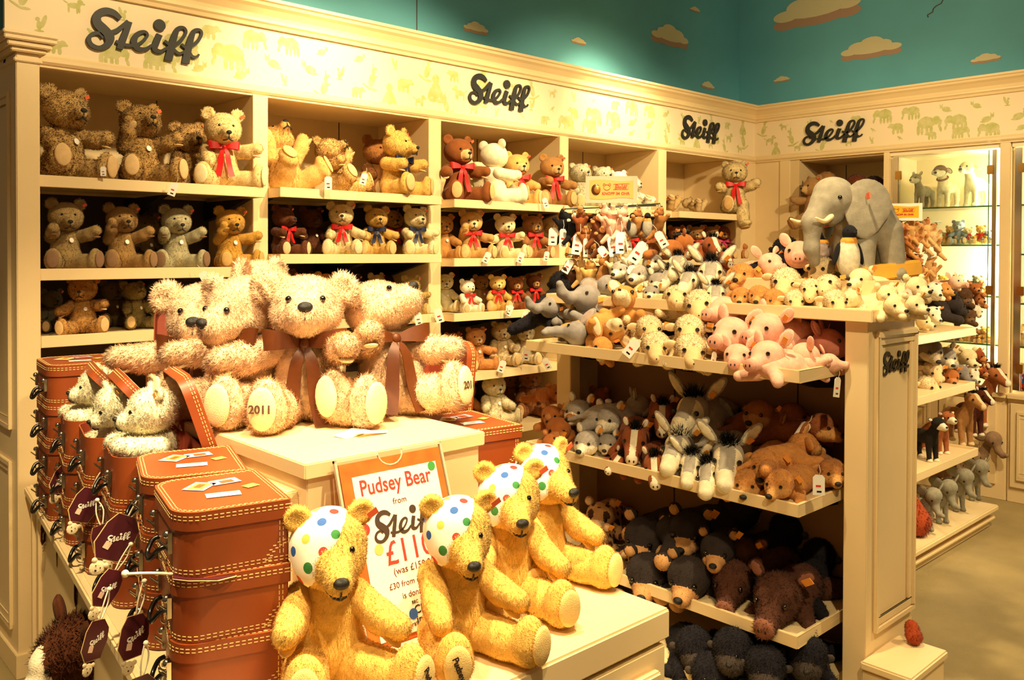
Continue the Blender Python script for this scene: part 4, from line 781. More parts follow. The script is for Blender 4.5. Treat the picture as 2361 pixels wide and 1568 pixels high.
def stander(sp, label, base, H, yaw, col, muz=None, hoof=None, group=None, hp=(0, 0, 0), category='plush toy', hs=1.0, collar=None, name=None):
    global STB
    if STB is None: STB = stander_body()
    D = species(sp); ca = plush(col); cb = plush(muz or PALS[sp][1]); t = thing(name or 'plush_'+CNAME[sp], label, category, base, (0, 0, yaw), H, group)
    link('body', STB, t, mats=[ca, plush(hoof or muz or PALS[sp][1])]); hd = link('head', D['head_m'], t, (0, -.22, .8), (R(hp[0]), R(hp[1]), R(hp[2])), hs, [ca, cb, plush(PALS[sp][2]) if len(PALS[sp][2]) == 6 else cb])
    for me, p, r in D['ear_m']:
        for s in (-1, 1): link('ear', me, hd, (p[0]*s, p[1], p[2]), (R(r[0]), R(r[1]*s), R(r[2]*s)), 1, [ca, cb])
    x, y, z, r = D['eye']
    for s in (-1, 1): link('eye', EYE_ME, hd, (x*s, y, z), (0, 0, 0), r)
    if D['nose']: x, y, z, r = D['nose']; link('nose', NOSE_ME, hd, (x, y, z), (0, 0, 0), r)
    if D.get('mane'): link('mane', D['mane_m'], hd)
    if collar: link('collar', COLLAR, t, (0, -.16, .68), (R(30), 0, 0), 1, [collar])
    return t
for px, h, rel, sp, c, m, d in ((2125, 80, -35, 'wolf', '9a9080', 'ece2cc', 'grey and white husky toy'), (2180, 98, -25, 'dog', 'f0e2c2', 'f4ead4', 'white terrier toy with brown ears and a collar'), (2245, 105, -30, 'dog', 'fcecc4', 'f6eedc', 'shaggy white retriever toy')):
    q = sx(px, 470, 6.36); p = Vector((q.x, q.y, 1.921)); t = stander(sp, d+' on the top glass shelf', p, h*depth(p)/FPX, face(p, rel), c, m, hoof=c, group='dogs in the glass cabinet', collar=satin('6a2418') if 'terrier' in d else None, category='plush toy', hs=1.05)
    if 'terrier' in d:
        for ch in t.children_recursive:
            if ch.name.startswith(('ear', 'head')): ch.material_slots[0].material = plush('5a3018')
def tiny(p, H, rel, c, bow, desc, group): return teddy(desc, p, H, face(p, rel), c, st='tiny', bow=bow, group=group, name='miniature_bear', chest=False, tag=None)
NM = {'e0a04c': 'golden', 'a86a3c': 'brown', '8c98a4': 'blue-grey', 'd8c090': 'cream', 'e8b840': 'bright yellow', '6c4428': 'dark brown', '7a7450': 'olive', 'c4854a': 'caramel'}
def row(items, z, x, wh):
    cnt = {}
    for px, hpx, c, bw in items:
        q = sx(px, 500, x); p = Vector((q.x, q.y, z+.001)); k = NM[c]; cnt[k] = cnt.get(k, 0)+1
        tiny(p, hpx*depth(p)/FPX, -8, c, bw, f'{"first second third".split()[cnt[k]-1]} {k} miniature teddy{" with bow" if bw else ""} from the left, {wh}', 'miniature teddies behind glass')
row([(2148, 52, 'a86a3c', REDB), (2180, 30, 'd8c090', None), (2192, 45, 'e0a04c', REDB), (2210, 58, '8c98a4', None), (2232, 42, 'd8c090', REDB), (2262, 46, 'e0a04c', REDB), (2278, 34, '8c98a4', None)], 1.66, 6.3, 'the second glass shelf')
row([(2175, 44, 'e8b840', None), (2196, 30, '6c4428', REDB), (2210, 46, 'e0a04c', None), (2222, 30, '8c98a4', None), (2240, 34, 'c4854a', None), (2255, 46, '7a7450', None), (2268, 40, 'd8c090', None)], 1.32, 6.3, 'the third glass shelf')
row([(2120, 40, 'c4854a', None), (2138, 34, 'e0a04c', None), (2155, 30, 'c4854a', None)], 1.32, 6.2, 'the left part of the third glass shelf')
row([(2180, 24, '6c4428', None), (2196, 28, 'a86a3c', None), (2212, 26, '6c4428', None), (2228, 30, 'e0a04c', None), (2246, 30, 'c4854a', None), (2262, 34, 'a86a3c', None), (2274, 40, 'e0a04c', None)], 1.0, 6.25, 'the bottom glass shelf')
row([(2345, 40, 'c4854a', None)], 1.28, 6.3, 'third shelf, right-hand cabinet'); row([(2352, 50, 'e0a04c', REDB)], 1.0, 6.3, 'lowest shelf, right-hand cabinet')
q = sx(2352, 900, 6.35); t = teddy('brown miniature teddy in a red and blue outfit in the right-hand cabinet', (q.x, q.y, .702), .19, face(q), 'b88448', st='tiny', group='miniature teddies behind glass', name='miniature_bear', bow=satin('2048b0'))
for ch in t.children:
    if ch.name.startswith(('torso', 'leg')): ch.material_slots[0].material = satin('c82020')
# ---------------------------------------------------------------- big beige bears on the plinth
def onp(px, py, z): return on_z(px, py, z)
SER = lambda s: text_mesh(s, .062, BROWNT, (1, 1), .001, .0016)
T11 = SER('2011'); BIG = 'f0c69c'; BP = 'f2d9a4'
def big(desc, p, H, rel, **kw): return teddy(desc, p, H*1.1, face(p, rel), BIG, None, BP, 'big', bow=BROWNB, bowl=True, group='large beige bears on the plinth', chest=False, tag=ORNG, **kw)
p = onp(706, 968, 1.121); big('large beige bear with brown bow, front centre of the plinth, facing forward', p, .40, -3, head=(2, 0, 2), arms=((15, 78), (-5, 15)), legs=((0, 12), (0, 40)), foot_text=[(T11, 1, 0), None])
p = onp(898, 955, 1.121); big('large beige bear in profile looking up to the right, right of the front bear', p, .39, 24, head=(-20, 0, 38), arms=((-12, 14), (10, 30)), legs=((0, 60), (0, 28)), foot_text=[None, (T11, 1, 0)], lean=(-8, 0))
p = Vector((1.16, 2.36, 1.121)); big('large beige bear drooping its nose, behind and left of the front bear', p, .40, -50, head=(20, 0, 0), arms=((10, 30), (10, 0)), legs=((0, 20), (0, 20)))
p = Vector((1.13, 2.6, 1.07)); big('large beige bear at the far left with one arm stretched over the suitcases', p, .42, -22, head=(10, 0, 10), arms=((5, 60), (20, 10)), legs=((8, 45), (0, 20)))
p = Vector((1.27, 2.52, 1.16)); big('large beige bear at the very back, only the crown of its head showing', p, .40, 60, head=(0, 0, 0))
p = Vector((1.66, 2.37, .92)); big('large beige bear behind on the right, its foot sticking out past the plinth', p, .34, 20, head=(30, 0, 40), legs=((0, 20), (0, 10)))
b = MB(); b.prism([(-.05, 0, 0), (.05, 0, 0), (.055, .035, 0), (.04, .055, 0), (-.045, .05, 0)], (0, 0, .001)); p = on_z(828, 1003, 1.122)
lab(b.obj('folded_leaflet', WHITE, loc=p, rot=(R(3), R(-2), R(20))), 'white folded label leaflet lying on the plinth below the big bears', 'leaflet')
b = MB(); b.prism([(-.05, 0, 0), (.04, -.02, 0), (.06, .0, 0), (-.03, .03, 0)], (0, 0, .001)); p = on_z(855, 997, 1.128); lab(b.obj('paper_tag', WHITE, loc=p, rot=(R(5), R(5), R(10))), 'white paper tag overlapping the leaflet on the plinth', 'tag')
# ---------------------------------------------------------------- yellow bears with spotted head scarves
YE = get_style('yellow'); nS = np.array([-.85, .1, .5]); cS = np.array([0, 0, .2])
SC = soft('head_scarf', [YE['headprims'][0], YE['headprims'][1]], .011, .05, None, clip=lambda P: -((P-cS)@nS)+.012, shell=.012)
vs = np.empty(len(SC.vertices)*3); SC.vertices.foreach_get('co', vs); vs = vs.reshape(-1, 3); dn = (vs-cS); dn /= np.linalg.norm(dn, axis=1)[:, None]
k = np.arange(42)+.5; ph = np.arccos(1-2*k/42); th = PI*(1+5**.5)*k; DOT = np.stack([np.cos(th)*np.sin(ph), np.sin(th)*np.sin(ph), np.cos(ph)], 1)
an = np.arccos(np.clip(dn@DOT.T, -1, 1)); mi_ = an.argmin(1); a1 = SC.attributes.new('dot', 'FLOAT', 'POINT'); a1.data.foreach_set('value', (an.min(1)/.125).astype(np.float32))
DC = [s2l(x) for x in ((.83, .2, .17), (.14, .35, .66), (.18, .5, .22), (.9, .72, .3))]
a2 = SC.attributes.new('dotcol', 'FLOAT_COLOR', 'POINT'); a2.data.foreach_set('color', np.array([(*DC[(i*7+i//4) % 4], 1) for i in mi_], np.float32).ravel())
SM = mat('scarf_cotton', 'f6f0e0', .75); nt = SM.node_tree; n1 = nt.nodes.new('ShaderNodeAttribute'); n1.attribute_name = 'dot'; n2 = nt.nodes.new('ShaderNodeAttribute'); n2.attribute_name = 'dotcol'
ls = nt.nodes.new('ShaderNodeMath'); ls.operation = 'LESS_THAN'; ls.inputs[1].default_value = 1; mx = nt.nodes.new('ShaderNodeMix'); mx.data_type = 'RGBA'; mx.inputs[6].default_value = (*hexc('f6f0e0'), 1)
nt.links.new(n1.outputs['Fac'], ls.inputs[0]); nt.links.new(ls.outputs[0], mx.inputs[0]); nt.links.new(n2.outputs['Color'], mx.inputs[7]); nt.links.new(mx.outputs[2], nt.nodes['Principled BSDF'].inputs['Base Color'])
TP = text_mesh('Pudsey', .05, mat('embroidery_dark', '2a1a12', .8), (1, 1), .001, .0012); YC = 'efbc58'
STM = MB()
for i in range(14):
    a = -1.2+i*.18; x, z = .08*math.sin(a), .117*math.cos(a)
    STM.tube([(x*.9, -.006, z*.9), (x*1.06, .008, z*1.06)], .002, 4)
STM = STM.mesh('stitches', [mat('stitch_brown', 'a07c3c', .8)])
def yel(desc, p, H, rel, **kw):
    t = teddy(desc, p, H, face(p, rel), YC, None, 'f0c878', 'yellow', group='yellow bears on the counter', chest=False, tag=REDL, **kw)
    hd = [c for c in t.children if c.name.startswith('head')][0]; link('head_scarf', SC, hd, mats=[SM])
    for c in t.children:
        if c.name.startswith('leg'): link('stitches', STM, c, (0, -.405, .045))
    return t
p = on_z(758, 1566, .722); yel('yellow bear with spotted head scarf, nearest and furthest left on the counter', p, .355, 2, head=(4, 0, 8), arms=((10, 12), (18, 38)), legs=((-6, 2), (0, 42)), foot_text=[None, (TP, 1, 70)])
p = on_z(1052, 1492, .722); yel('yellow bear with spotted head scarf, second from the left, in front of the price poster', p, .34, 20, head=(8, 0, -4), arms=((30, 8), (20, 26)), legs=((0, 8), (0, 26)), foot_text=[(TP, 1, 70), None])
p = on_z(1172, 1392, .722); yel('yellow bear with spotted head scarf, third from the left, beside the poster', p, .35, 14, head=(4, 0, 0), arms=((20, 18), (24, 24)), legs=((0, 12), (0, 16)))
p = on_z(1250, 1325, .722); yel('yellow bear with spotted head scarf, rearmost, at the right end of the row', p, .355, 34, head=(0, 0, 4), arms=((20, 10), (25, 20)), legs=((0, 30), (0, 14)))
# ---------------------------------------------------------------- suitcases
SW, SLN, SH = .215, .27, .124
def outline(w, l, r, n=6):
    P = []
    for cx, cy, a0, rr in ((w/2, -l/2, -90, .006), (w/2, l/2, 0, .006), (-w/2, l/2, 90, r), (-w/2, -l/2, 180, r)):
        sx_ = -1 if cx > 0 else 1; sy_ = -1 if cy > 0 else 1
        for i in range(n+1): a = R(a0+90*i/n); P.append((cx+sx_*rr+rr*math.cos(a), cy+sy_*rr+rr*math.sin(a)))
    return P
def walk(P, step, z, b, ln=.008, off=.0008, hgt=.0016, m=0, flat=False):
    P = [Vector((*p, 0)) for p in P]; tot = 0; nxt = 0
    for i in range(len(P)):
        a, c = P[i], P[(i+1) % len(P)]; d = (c-a).length
        if d < 1e-6: continue
        t = (c-a)/d; n = Vector((t.y, -t.x, 0))
        while nxt < tot+d:
            q = a+t*(nxt-tot); e = q+t*min(ln, .9*ln)
            if flat: b.quadbox([tuple(q+Vector((0, 0, z))), tuple(e+Vector((0, 0, z))), tuple(e+n*hgt+Vector((0, 0, z))), tuple(q+n*hgt+Vector((0, 0, z))), *[tuple(v+Vector((0, 0, z+.0008))) for v in (q, e, e+n*hgt, q+n*hgt)]][:8])
            else: b.quadbox([tuple(q+Vector((0, 0, z))), tuple(e+Vector((0, 0, z))), tuple(e+n*off+Vector((0, 0, z))), tuple(q+n*off+Vector((0, 0, z))), *[tuple(v+Vector((0, 0, z+hgt))) for v in (q, e, e+n*off, q+n*off)]])
            nxt += step
        tot += d
OB = outline(SW, SLN, .05); OL = outline(SW+.008, SLN+.008, .054); OI = outline(SW-.006, SLN-.006, .047)
def shell(P, Q, z0, z1, zf, b):
    "open box: outer P, inner Q, from z0 to z1 with a floor at zf"
    n = len(P); k = len(b.v); b.v += [(*p, z0) for p in P]+[(*p, z1) for p in P]+[(*p, z1) for p in Q]+[(*p, zf) for p in Q]
    for i in range(n):
        j = (i+1) % n
        for a, c, m in ((0, 1, 0), (1, 2, 0), (2, 3, 1)): b.f.append([k+a*n+i, k+a*n+j, k+c*n+j, k+c*n+i]); b.m.append(m)
    b.f.append([k+i for i in range(n-1, -1, -1)]); b.m.append(0); b.f.append([k+3*n+i for i in range(n)]); b.m.append(1); return b
BODYM = shell(OB, OI, 0, SH-.006, .006, MB()).mesh('body', [LEATH, LINER], R(40))
LIDM = shell([(x, -y) for x, y in OL][::-1], [(x, -y) for x, y in outline(SW, SLN, .05)][::-1], 0, .036, .0035, MB())
LIDM.v = [(x, y, .038-z) for x, y, z in LIDM.v]; LIDM.f = [f[::-1] for f in LIDM.f]; LIDM = LIDM.mesh('lid', [LEATH, LINER], R(40))
b = MB()
for z in (.006, .0125): walk(OB, .0115, z, b)
for a in np.linspace(0, PI/2, 8):
    for r in (.04, .047):
        for sy_ in (-1,): x, z = SW/2-r*math.cos(a), r*math.sin(a); b.box((x-.003, -SLN/2-.0008, z-.001), (x+.003, -SLN/2, z+.001))
for i in range(6):
    for dx in (.012, .019): z = .02+i*.0115; b.box((SW/2-dx-.0008, -SLN/2-.0008, z), (SW/2-dx+.0008, -SLN/2, z+.008))
ST_B = b.mesh('stitching', [STITCH])
b = MB()
for z in (.022, .0285): walk(OL, .0115, z, b)
for k in (.007, .0135): walk(outline(SW+.008-2*k, SLN+.008-2*k, .054-k), .0115, .0382, b, flat=True)
ST_L = b.mesh('stitching', [STITCH])
HANDM = MB().tube(cat_rom([(0, -.035, .034), (-.014, -.034, .028), (-.026, -.018, .008), (-.026, .018, .008), (-.014, .034, .028), (0, .035, .034)], 4), .005, 8).mesh('handle', [BLACK], True)
_b = MB(); _b.box((-.008, -.012, .05), (0, .012, .09)); _b.tube([(-.006, -.01, .06), (-.022, -.008, .075), (-.022, .008, .075), (-.006, .01, .06)], .0016, 5); _b.ball((-.008, 0, .085), .008); LATM = _b.mesh('latch', [STEEL], R(40))
RNGM = MB().tube([(-.004+.012*math.cos(a), 0, .034+.014*math.sin(a)) for a in np.linspace(0, 2*PI, 12, endpoint=False)], .0018, 5, 0, True).mesh('handle_ring', [STEEL], True)
STK = [mat('sticker_white', 'ece8e0', .4), mat('sticker_yellow', 'eec45c', .4), mat('sticker_brown', 'b0562c', .4), mat('sticker_lilac', 'b8acc4', .4)]
_b = MB()
def qd(b, cx, cy, w, h, a, m, z=.0395):
    ca, sa = math.cos(a), math.sin(a); b.prism([(cx+x*ca-y*sa, cy+x*sa+y*ca, z) for x, y in ((-w, -h), (w, -h), (w, h), (-w, h))], (0, 0, .0004), m)
qd(_b, -.03, .045, .03, .024, .9, 0); qd(_b, -.03, .045, .024, .017, .9, 1, .04); qd(_b, -.03, .045, .014, .008, .9, 2, .0404); STKM = [_b.mesh('sticker', STK)]
_b = MB(); qd(_b, .025, .06, .03, .02, .15, 3); qd(_b, .028, .057, .014, .01, .15, 2, .04); STKM.append(_b.mesh('sticker', STK)); _b = MB(); qd(_b, .065, .0, .015, .012, .4, 1); STKM.append(_b.mesh('sticker', STK)); _b = MB(); qd(_b, -.0, -.04, .034, .016, -.1, 0); qd(_b, .002, -.04, .022, .006, .2, 3, .04); STKM.append(_b.mesh('sticker', STK))
CASES = []
def suitcase(label, x, y, z, yaw=-15, open_=0, sc=1.0):
    t = thing('toy_suitcase', label, 'suitcase', (x, y, z), (0, 0, R(yaw)), sc, 'brown toy suitcases'); CASES.append(t)
    bd = link('body', BODYM, t); link('stitching', ST_B, bd); [link('latch', LATM, t, (-SW/2, y, -.01)) for y in (-.08, .08)]; [link('handle_ring', RNGM, t, (-SW/2, y, -.01)) for y in (-.035, .035)]; link('handle', HANDM, t, (-SW/2-.004, 0, .004))
    if open_: l = link('lid', LIDM, t, (SW/2, 0, SH-.02), (0, R(open_), 0)); 
    else: l = link('lid', LIDM, t, (0, 0, SH-.036))
    if open_:
        # hinge on the far long side
        m = Matrix.Translation((SW/2, 0, SH-.036)) @ Matrix.Rotation(R(open_), 4, 'Y') @ Matrix.Translation((-SW/2, 0, 0)); l.location, _q, _s = m.decompose(); l.rotation_euler = _q.to_euler()
    link('stitching', ST_L, l); [link('sticker', k_, l) for k_ in STKM]
    return t
z0 = .7225; step = .1265
for k, w in enumerate(('bottom suitcase of the nearest stack', 'middle suitcase of the nearest stack', 'top suitcase of the nearest stack, with four stickers on its lid')): suitcase('closed brown toy suitcase, '+w, .785-.003*k, 1.72+.004*k, z0+k*step, -15+(k-1)*3)
for k, w in enumerate(('bottom', 'middle', 'top')): suitcase(f'closed brown toy suitcase, {w} of the second stack from the front', .835, 2.01, z0+k*step, -17)
for x, y, n, w, op in ((.853, 2.295, 3, 'third', 72), (.875, 2.575, 3, 'fourth', 50), (.905, 2.86, 3, 'fifth', 46)):
    for k in range(n): suitcase(f'brown toy suitcase, {["lowest", "middle", "open top one with white cub"][k]}, {w} stack from the front', x, y, z0+k*step, -12, -0 if k < 2 else op)
for k in range(4): suitcase(f'closed brown toy suitcase, {["lowest", "second from bottom", "third from bottom", "topmost"][k]} of the far left stack by the pillar', .925, 3.16, z0+k*step, -6)
t = thing('low_ledge', 'low cream ledge hidden behind the suitcases, below the third shelf of teddies', 'display table', (1.5, 3.0, 0)); add(t, 'top_board', MB().box((1.13, 2.62, .69), (1.9, 3.45, .72)), CREAM); add(t, 'body', MB().box((1.15, 2.64, 0), (1.88, 3.43, .69)), CREAM)
for k in range(4): suitcase(f'brown toy suitcase, {["lowest", "second", "third", "open top one"][k]} of the stack behind the far left stack', 1.29, 3.12, z0+k*step, 60 if k == 3 else -10, 0 if k < 3 else 100)
for k in range(3): suitcase(f'closed brown toy suitcase, {["lowest", "middle", "top"][k]} of the stack right of the big-bear plinth', 1.64, 1.96, .7205+k*step, -8)
t = suitcase('open brown toy suitcase half hidden behind the right-hand big bear', 1.70, 2.30, 1.0, -8, 95)
add(thing('riser_box', 'plain cream riser box behind the plinth carrying an open suitcase', 'box', (1.7, 2.3, .7205)), 'body', MB().box((1.54, 2.14, .7205), (1.84, 2.43, .999)), CREAM)
def cub(desc, p, H, rel, c='fff0c8', **kw): return teddy(desc, p, H, face(p, rel), c, None, 'f0dcb0', 'fluffy', group='cubs sitting in the open suitcases', chest=False, tag=ORNG, legs=((70, 0), (70, 0)), **kw)
cub('white fluffy cub sitting in profile in the nearest open suitcase', Vector((.853, 2.29, .95)), .31, -80, head=(0, 0, 0), arms=((0, 0), (-5, 0)))
cub('white fluffy cub in the second open suitcase, half covered by the lid', Vector((.872, 2.56, .95)), .29, -70, head=(20, 0, 0)); cub('white fluffy cub in the third open suitcase, farthest of the white ones', Vector((.90, 2.86, .95)), .3, -80, arms=((0, 5), (0, 5)))
cub('apricot curly cub lying in the open suitcase by the wall shelf', Vector((1.27, 3.10, 1.10)), .23, -40, 'd9985c', head=(25, 0, 0)); cub('small apricot cub behind the leftmost big bear', Vector((1.5, 3.2, 1.12)), .24, -30, 'd9985c'); add(thing('riser_box', 'plain cream riser box under the small apricot cub', 'box', (1.5, 3.2, .72)), 'body', MB().box((1.4, 3.05, .721), (1.7, 3.4, 1.12)), CREAM)
cub('pale fluffy cub behind the suitcases left of the big bears', Vector((1.13, 2.83, .92)), .3, -50, 'ecd9a8', head=(30, 0, 0))
# maroon swing tags
_b = MB(); _o = [(-.02, 0), (-.027, -.02), (-.027, -.055), (-.012, -.075), (.022, -.068), (.028, -.035), (.024, -.012), (.008, .004)]
_b.prism([(x*1.05, z*1.03, -.0003) for x, z in _o], (0, 0, .0005), 1); _b.prism([(x, z, .0002) for x, z in _o], (0, 0, .0014), 0); MAR = _b.mesh('hang_tag', [MAROON, STITCH])
_b = MB()
for q in (((-.004, 0, 0), (-.007, .03, .003), (-.002, .06, 0)), ((.0, 0, 0), (.008, .035, -.002), (.0, .06, 0))): _b.tube(cat_rom(q, 4), .0016, 5)
_b.ball((0, .06, 0), .005, 0, 8, 6); CRD = _b.mesh('cord', [CORD], True)
_b = MB(); _b.ball((0, -.09, 0), (.012, .013, .002), 0, 12, 6); _b.ball((-.01, -.081, 0), (.005, .005, .002), 0, 8, 5); _b.ball((.01, -.081, 0), (.005, .005, .002), 0, 8, 5); _b.ball((0, -.094, .002), (.002, .0015, .001), 1, 6, 4); _b.ball((-.004, -.087, .002), (.001, .001, .001), 1, 6, 4); _b.ball((.004, -.087, .002), (.001, .001, .001), 1, 6, 4); CHM = _b.mesh('charm', [mat('charm_cream', 'e6d4ac', .5), BLACK])
for px, py, D, rz, rt, sc in ((158, 1078, 2.7, 10, 24, 1.25), (104, 1130, 3.05, 60, 4, 1.25), (216, 1130, 2.33, 5, 28, 1.35), (236, 1212, 2.12, -10, -10, 1.2), (300, 1195, 1.95, 5, 34, 1.5), (268, 1318, 1.92, 30, 34, 1.15), (232, 1432, 1.85, 40, 20, 1.2), (318, 1420, 1.75, 30, 12, 1.25), (100, 1205, 2.98, 70, 0, 1.1), (135, 1255, 2.8, 75, -6, 1.2), (176, 1330, 2.5, 78, 0, 1.2), (330, 1560, 1.7, 20, 5, 1.2)):
    p = Vector(EYE+ray(px, py)*D); o = link('hang_tag', MAR, None, p, (R(90), R(rt), face(p, rz)), sc*.9); w = MB()
    o2 = link('cord', CRD, o); link('lettering', LG, o, (.002, -.034, .0017), (0, 0, R(40)), (.036, .036, .01), [WHITE]); link('charm', CHM, o)
    link('small_label', MB().box((-.012, -.058, .0017), (-.002, -.046, .0022)).mesh('small_label', [mat('label_pink', 'e8c4a8', .5)]), o)
    near = min(CASES, key=lambda c: (c.location-p).length); adopt(o, near)
p = Vector((.66, 1.66, z0+.128*2-.002)); o = link('hang_tag', MAR, None, p, (R(4), 0, R(60)), 1.5); link('lettering', LG, o, (0, -.035, .0017), (0, 0, R(200)), (.034, .034, .01), [WHITE]); link('cord', CRD, o); adopt(o, CASES[1])
# furry dog at the bottom left
p = Vector(EYE+ray(175, 1545)*2.3); D_ = species('dog'); F_ = soft('collie_body', [E((0, .1, .2), (.2, .33, .22)), E((0, -.12, .24), (.17, .18, .17)), T((.13, -.15, .15), (.14, -.2, -.3), .08, .06), T((-.13, -.15, .15), (-.14, -.2, -.3), .08, .06), T((.14, .34, .15), (.15, .36, -.3), .09, .06), T((-.14, .34, .15), (-.15, .36, -.3), .09, .06)], .02, .06, (9000, .07, .008, (0, .4, -.7), .6))
CH = soft('collie_head', [E((0, 0, .05), (.15, .15, .14)), T((0, -.12, .03), (0, -.36, -.06), .075, .035, 1), E((0, -.1, .1), (.05, .08, .05), 1)], .014, .05, (5000, [.05, .012], .007, (0, .6, -.3), .5))
t = thing('plush_dog', 'large dark brown furry collie plush with white muzzle, bottom left corner', 'plush toy', (p.x, p.y+.1, .36*.62+.02), (0, 0, face(p, -68)), .62); m_ = [plush('4a2412'), plush('ecdcb8')]
link('body', F_, t, mats=m_); h_ = link('head', CH, t, (0, -.26, .46), (R(20), 0, 0), 1, m_); link('nose', NOSE_ME, h_, (0, -.395, -.06), (0, 0, 0), .032)
for s in (-1, 1): link('ear', D_['ear_m'][0][0], h_, (.1*s, .02, .14), (R(-20), R(60*s), 0), 1, [m_[0]]*2); link('eye', EYE_ME, h_, (.07*s, -.14, .08), (0, 0, 0), .016)
e_ = Euler((0, 0, face(p, -68))); pq = Vector(EYE+ray(185, 1500)*2.35); t.location = pq-e_.to_matrix() @ (Vector((0, -.26, .5))*.62); t.rotation_euler = e_
# ---------------------------------------------------------------- animals heaped on the island
A_ = animal
def isl(lst, grp, where):
    lip = {W1: 1.195, TOP: 1.4, W2: .73, W3: .272}.get(where, 0); xf = 2.985 if where == TOP else 2.752
    for sp, px, py, X, hp_, rel, pi, ro, d, *kw in lst:
        hp_ *= 1.12
        if pi > 0 and pi < 50: pi *= .45
        q = on_x(px, py, X); hr = hp_*depth(q)/FPX/2
        while lip and X > xf+.08 and q.z-hr*.75 < lip: X -= .02; q = on_x(px, py, X)      # rests on the lip instead of sinking through it
        A_(sp, f'{d}, {where}', q, hp_, rel, pi, ro, group=grp, **(kw[0] if kw else {}))
W1 = 'upper tray of the island'; TOP = 'heap on top of the island'; W2 = 'middle tray of the island'; W3 = 'lower tray of the island'
isl([('elephant', 1270, 712, 3.0, 46, -52, -25, 0, 'small grey elephant reaching its trunk to the far left'), ('elephant', 1352, 692, 2.98, 58, -48, -30, 0, 'small grey elephant above the rabbit, trunk curled left'), ('elephant', 1330, 768, 2.90, 50, -70, 5, 100, 'small grey elephant lying with curled legs at the front left'), ('elephant', 1400, 662, 3.12, 44, 40, 0, 0, 'small grey elephant turned away at the back'),
     ('rabbit', 1440, 690, 2.98, 60, -14, -35, 0, 'upright tan rabbit with tall ears'), ('rabbit', 1413, 762, 2.88, 54, 30, 25, 160, 'tan rabbit upside down with white muzzle'), ('rabbit', 1388, 800, 2.9, 48, 10, 45, 20, 'tan rabbit hanging its head over the tray edge'),
     ('sheep', 1480, 706, 3.05, 56, 40, 0, 10, 'cream lamb lying sideways at the back left'), ('sheep', 1560, 688, 3.05, 54, 0, -15, 0, 'cream lamb facing forward, highest in the pile', {'noneck': False}), ('sheep', 1612, 702, 3.0, 60, -4, 5, -10, 'woolly sheep beside the topmost pig'), ('sheep', 1497, 757, 2.93, 52, 10, 5, 0, 'small sheep head at the middle left'), ('sheep', 1590, 760, 2.90, 60, -4, 0, 0, 'woolly sheep in the middle of the pile'), ('sheep', 1512, 798, 2.84, 58, 2, 10, 0, 'sheep resting its chin on the tray edge at left'), ('sheep', 1592, 806, 2.83, 64, 10, 10, 8, 'sheep resting on the tray edge beside the pigs'),
     ('pig', 1675, 716, 3.05, 62, -38, -5, 0, 'pink pig at the top with one ear straight up'), ('pig', 1692, 768, 2.93, 72, -30, 0, 5, 'pink pig in the middle of the pig pile'), ('pig', 1775, 755, 2.98, 66, -40, 10, 10, 'pink pig tilted with one ear up, right of the middle'), ('pig', 1702, 820, 2.84, 54, -10, 5, 0, 'pink pig squashed at the bottom left of the pig pile'), ('pig', 1776, 820, 2.9, 68, -36, 5, -5, 'pink pig lying along the tray edge at the right'), ('pig', 1850, 830, 2.95, 60, 140, 0, 0, 'pink pig seen from behind, rump hanging off the right end'), ('pig', 1900, 790, 3.12, 62, 80, 0, 0, 'dusky pink pig in the shade beside the post', {'col': 'b8705c'}), ('pig', 1830, 775, 3.02, 50, 150, 0, 20, 'pink pig turned away behind the others')], 'soft animals in the upper island tray', W1)
TOP = 'heap on top of the island'
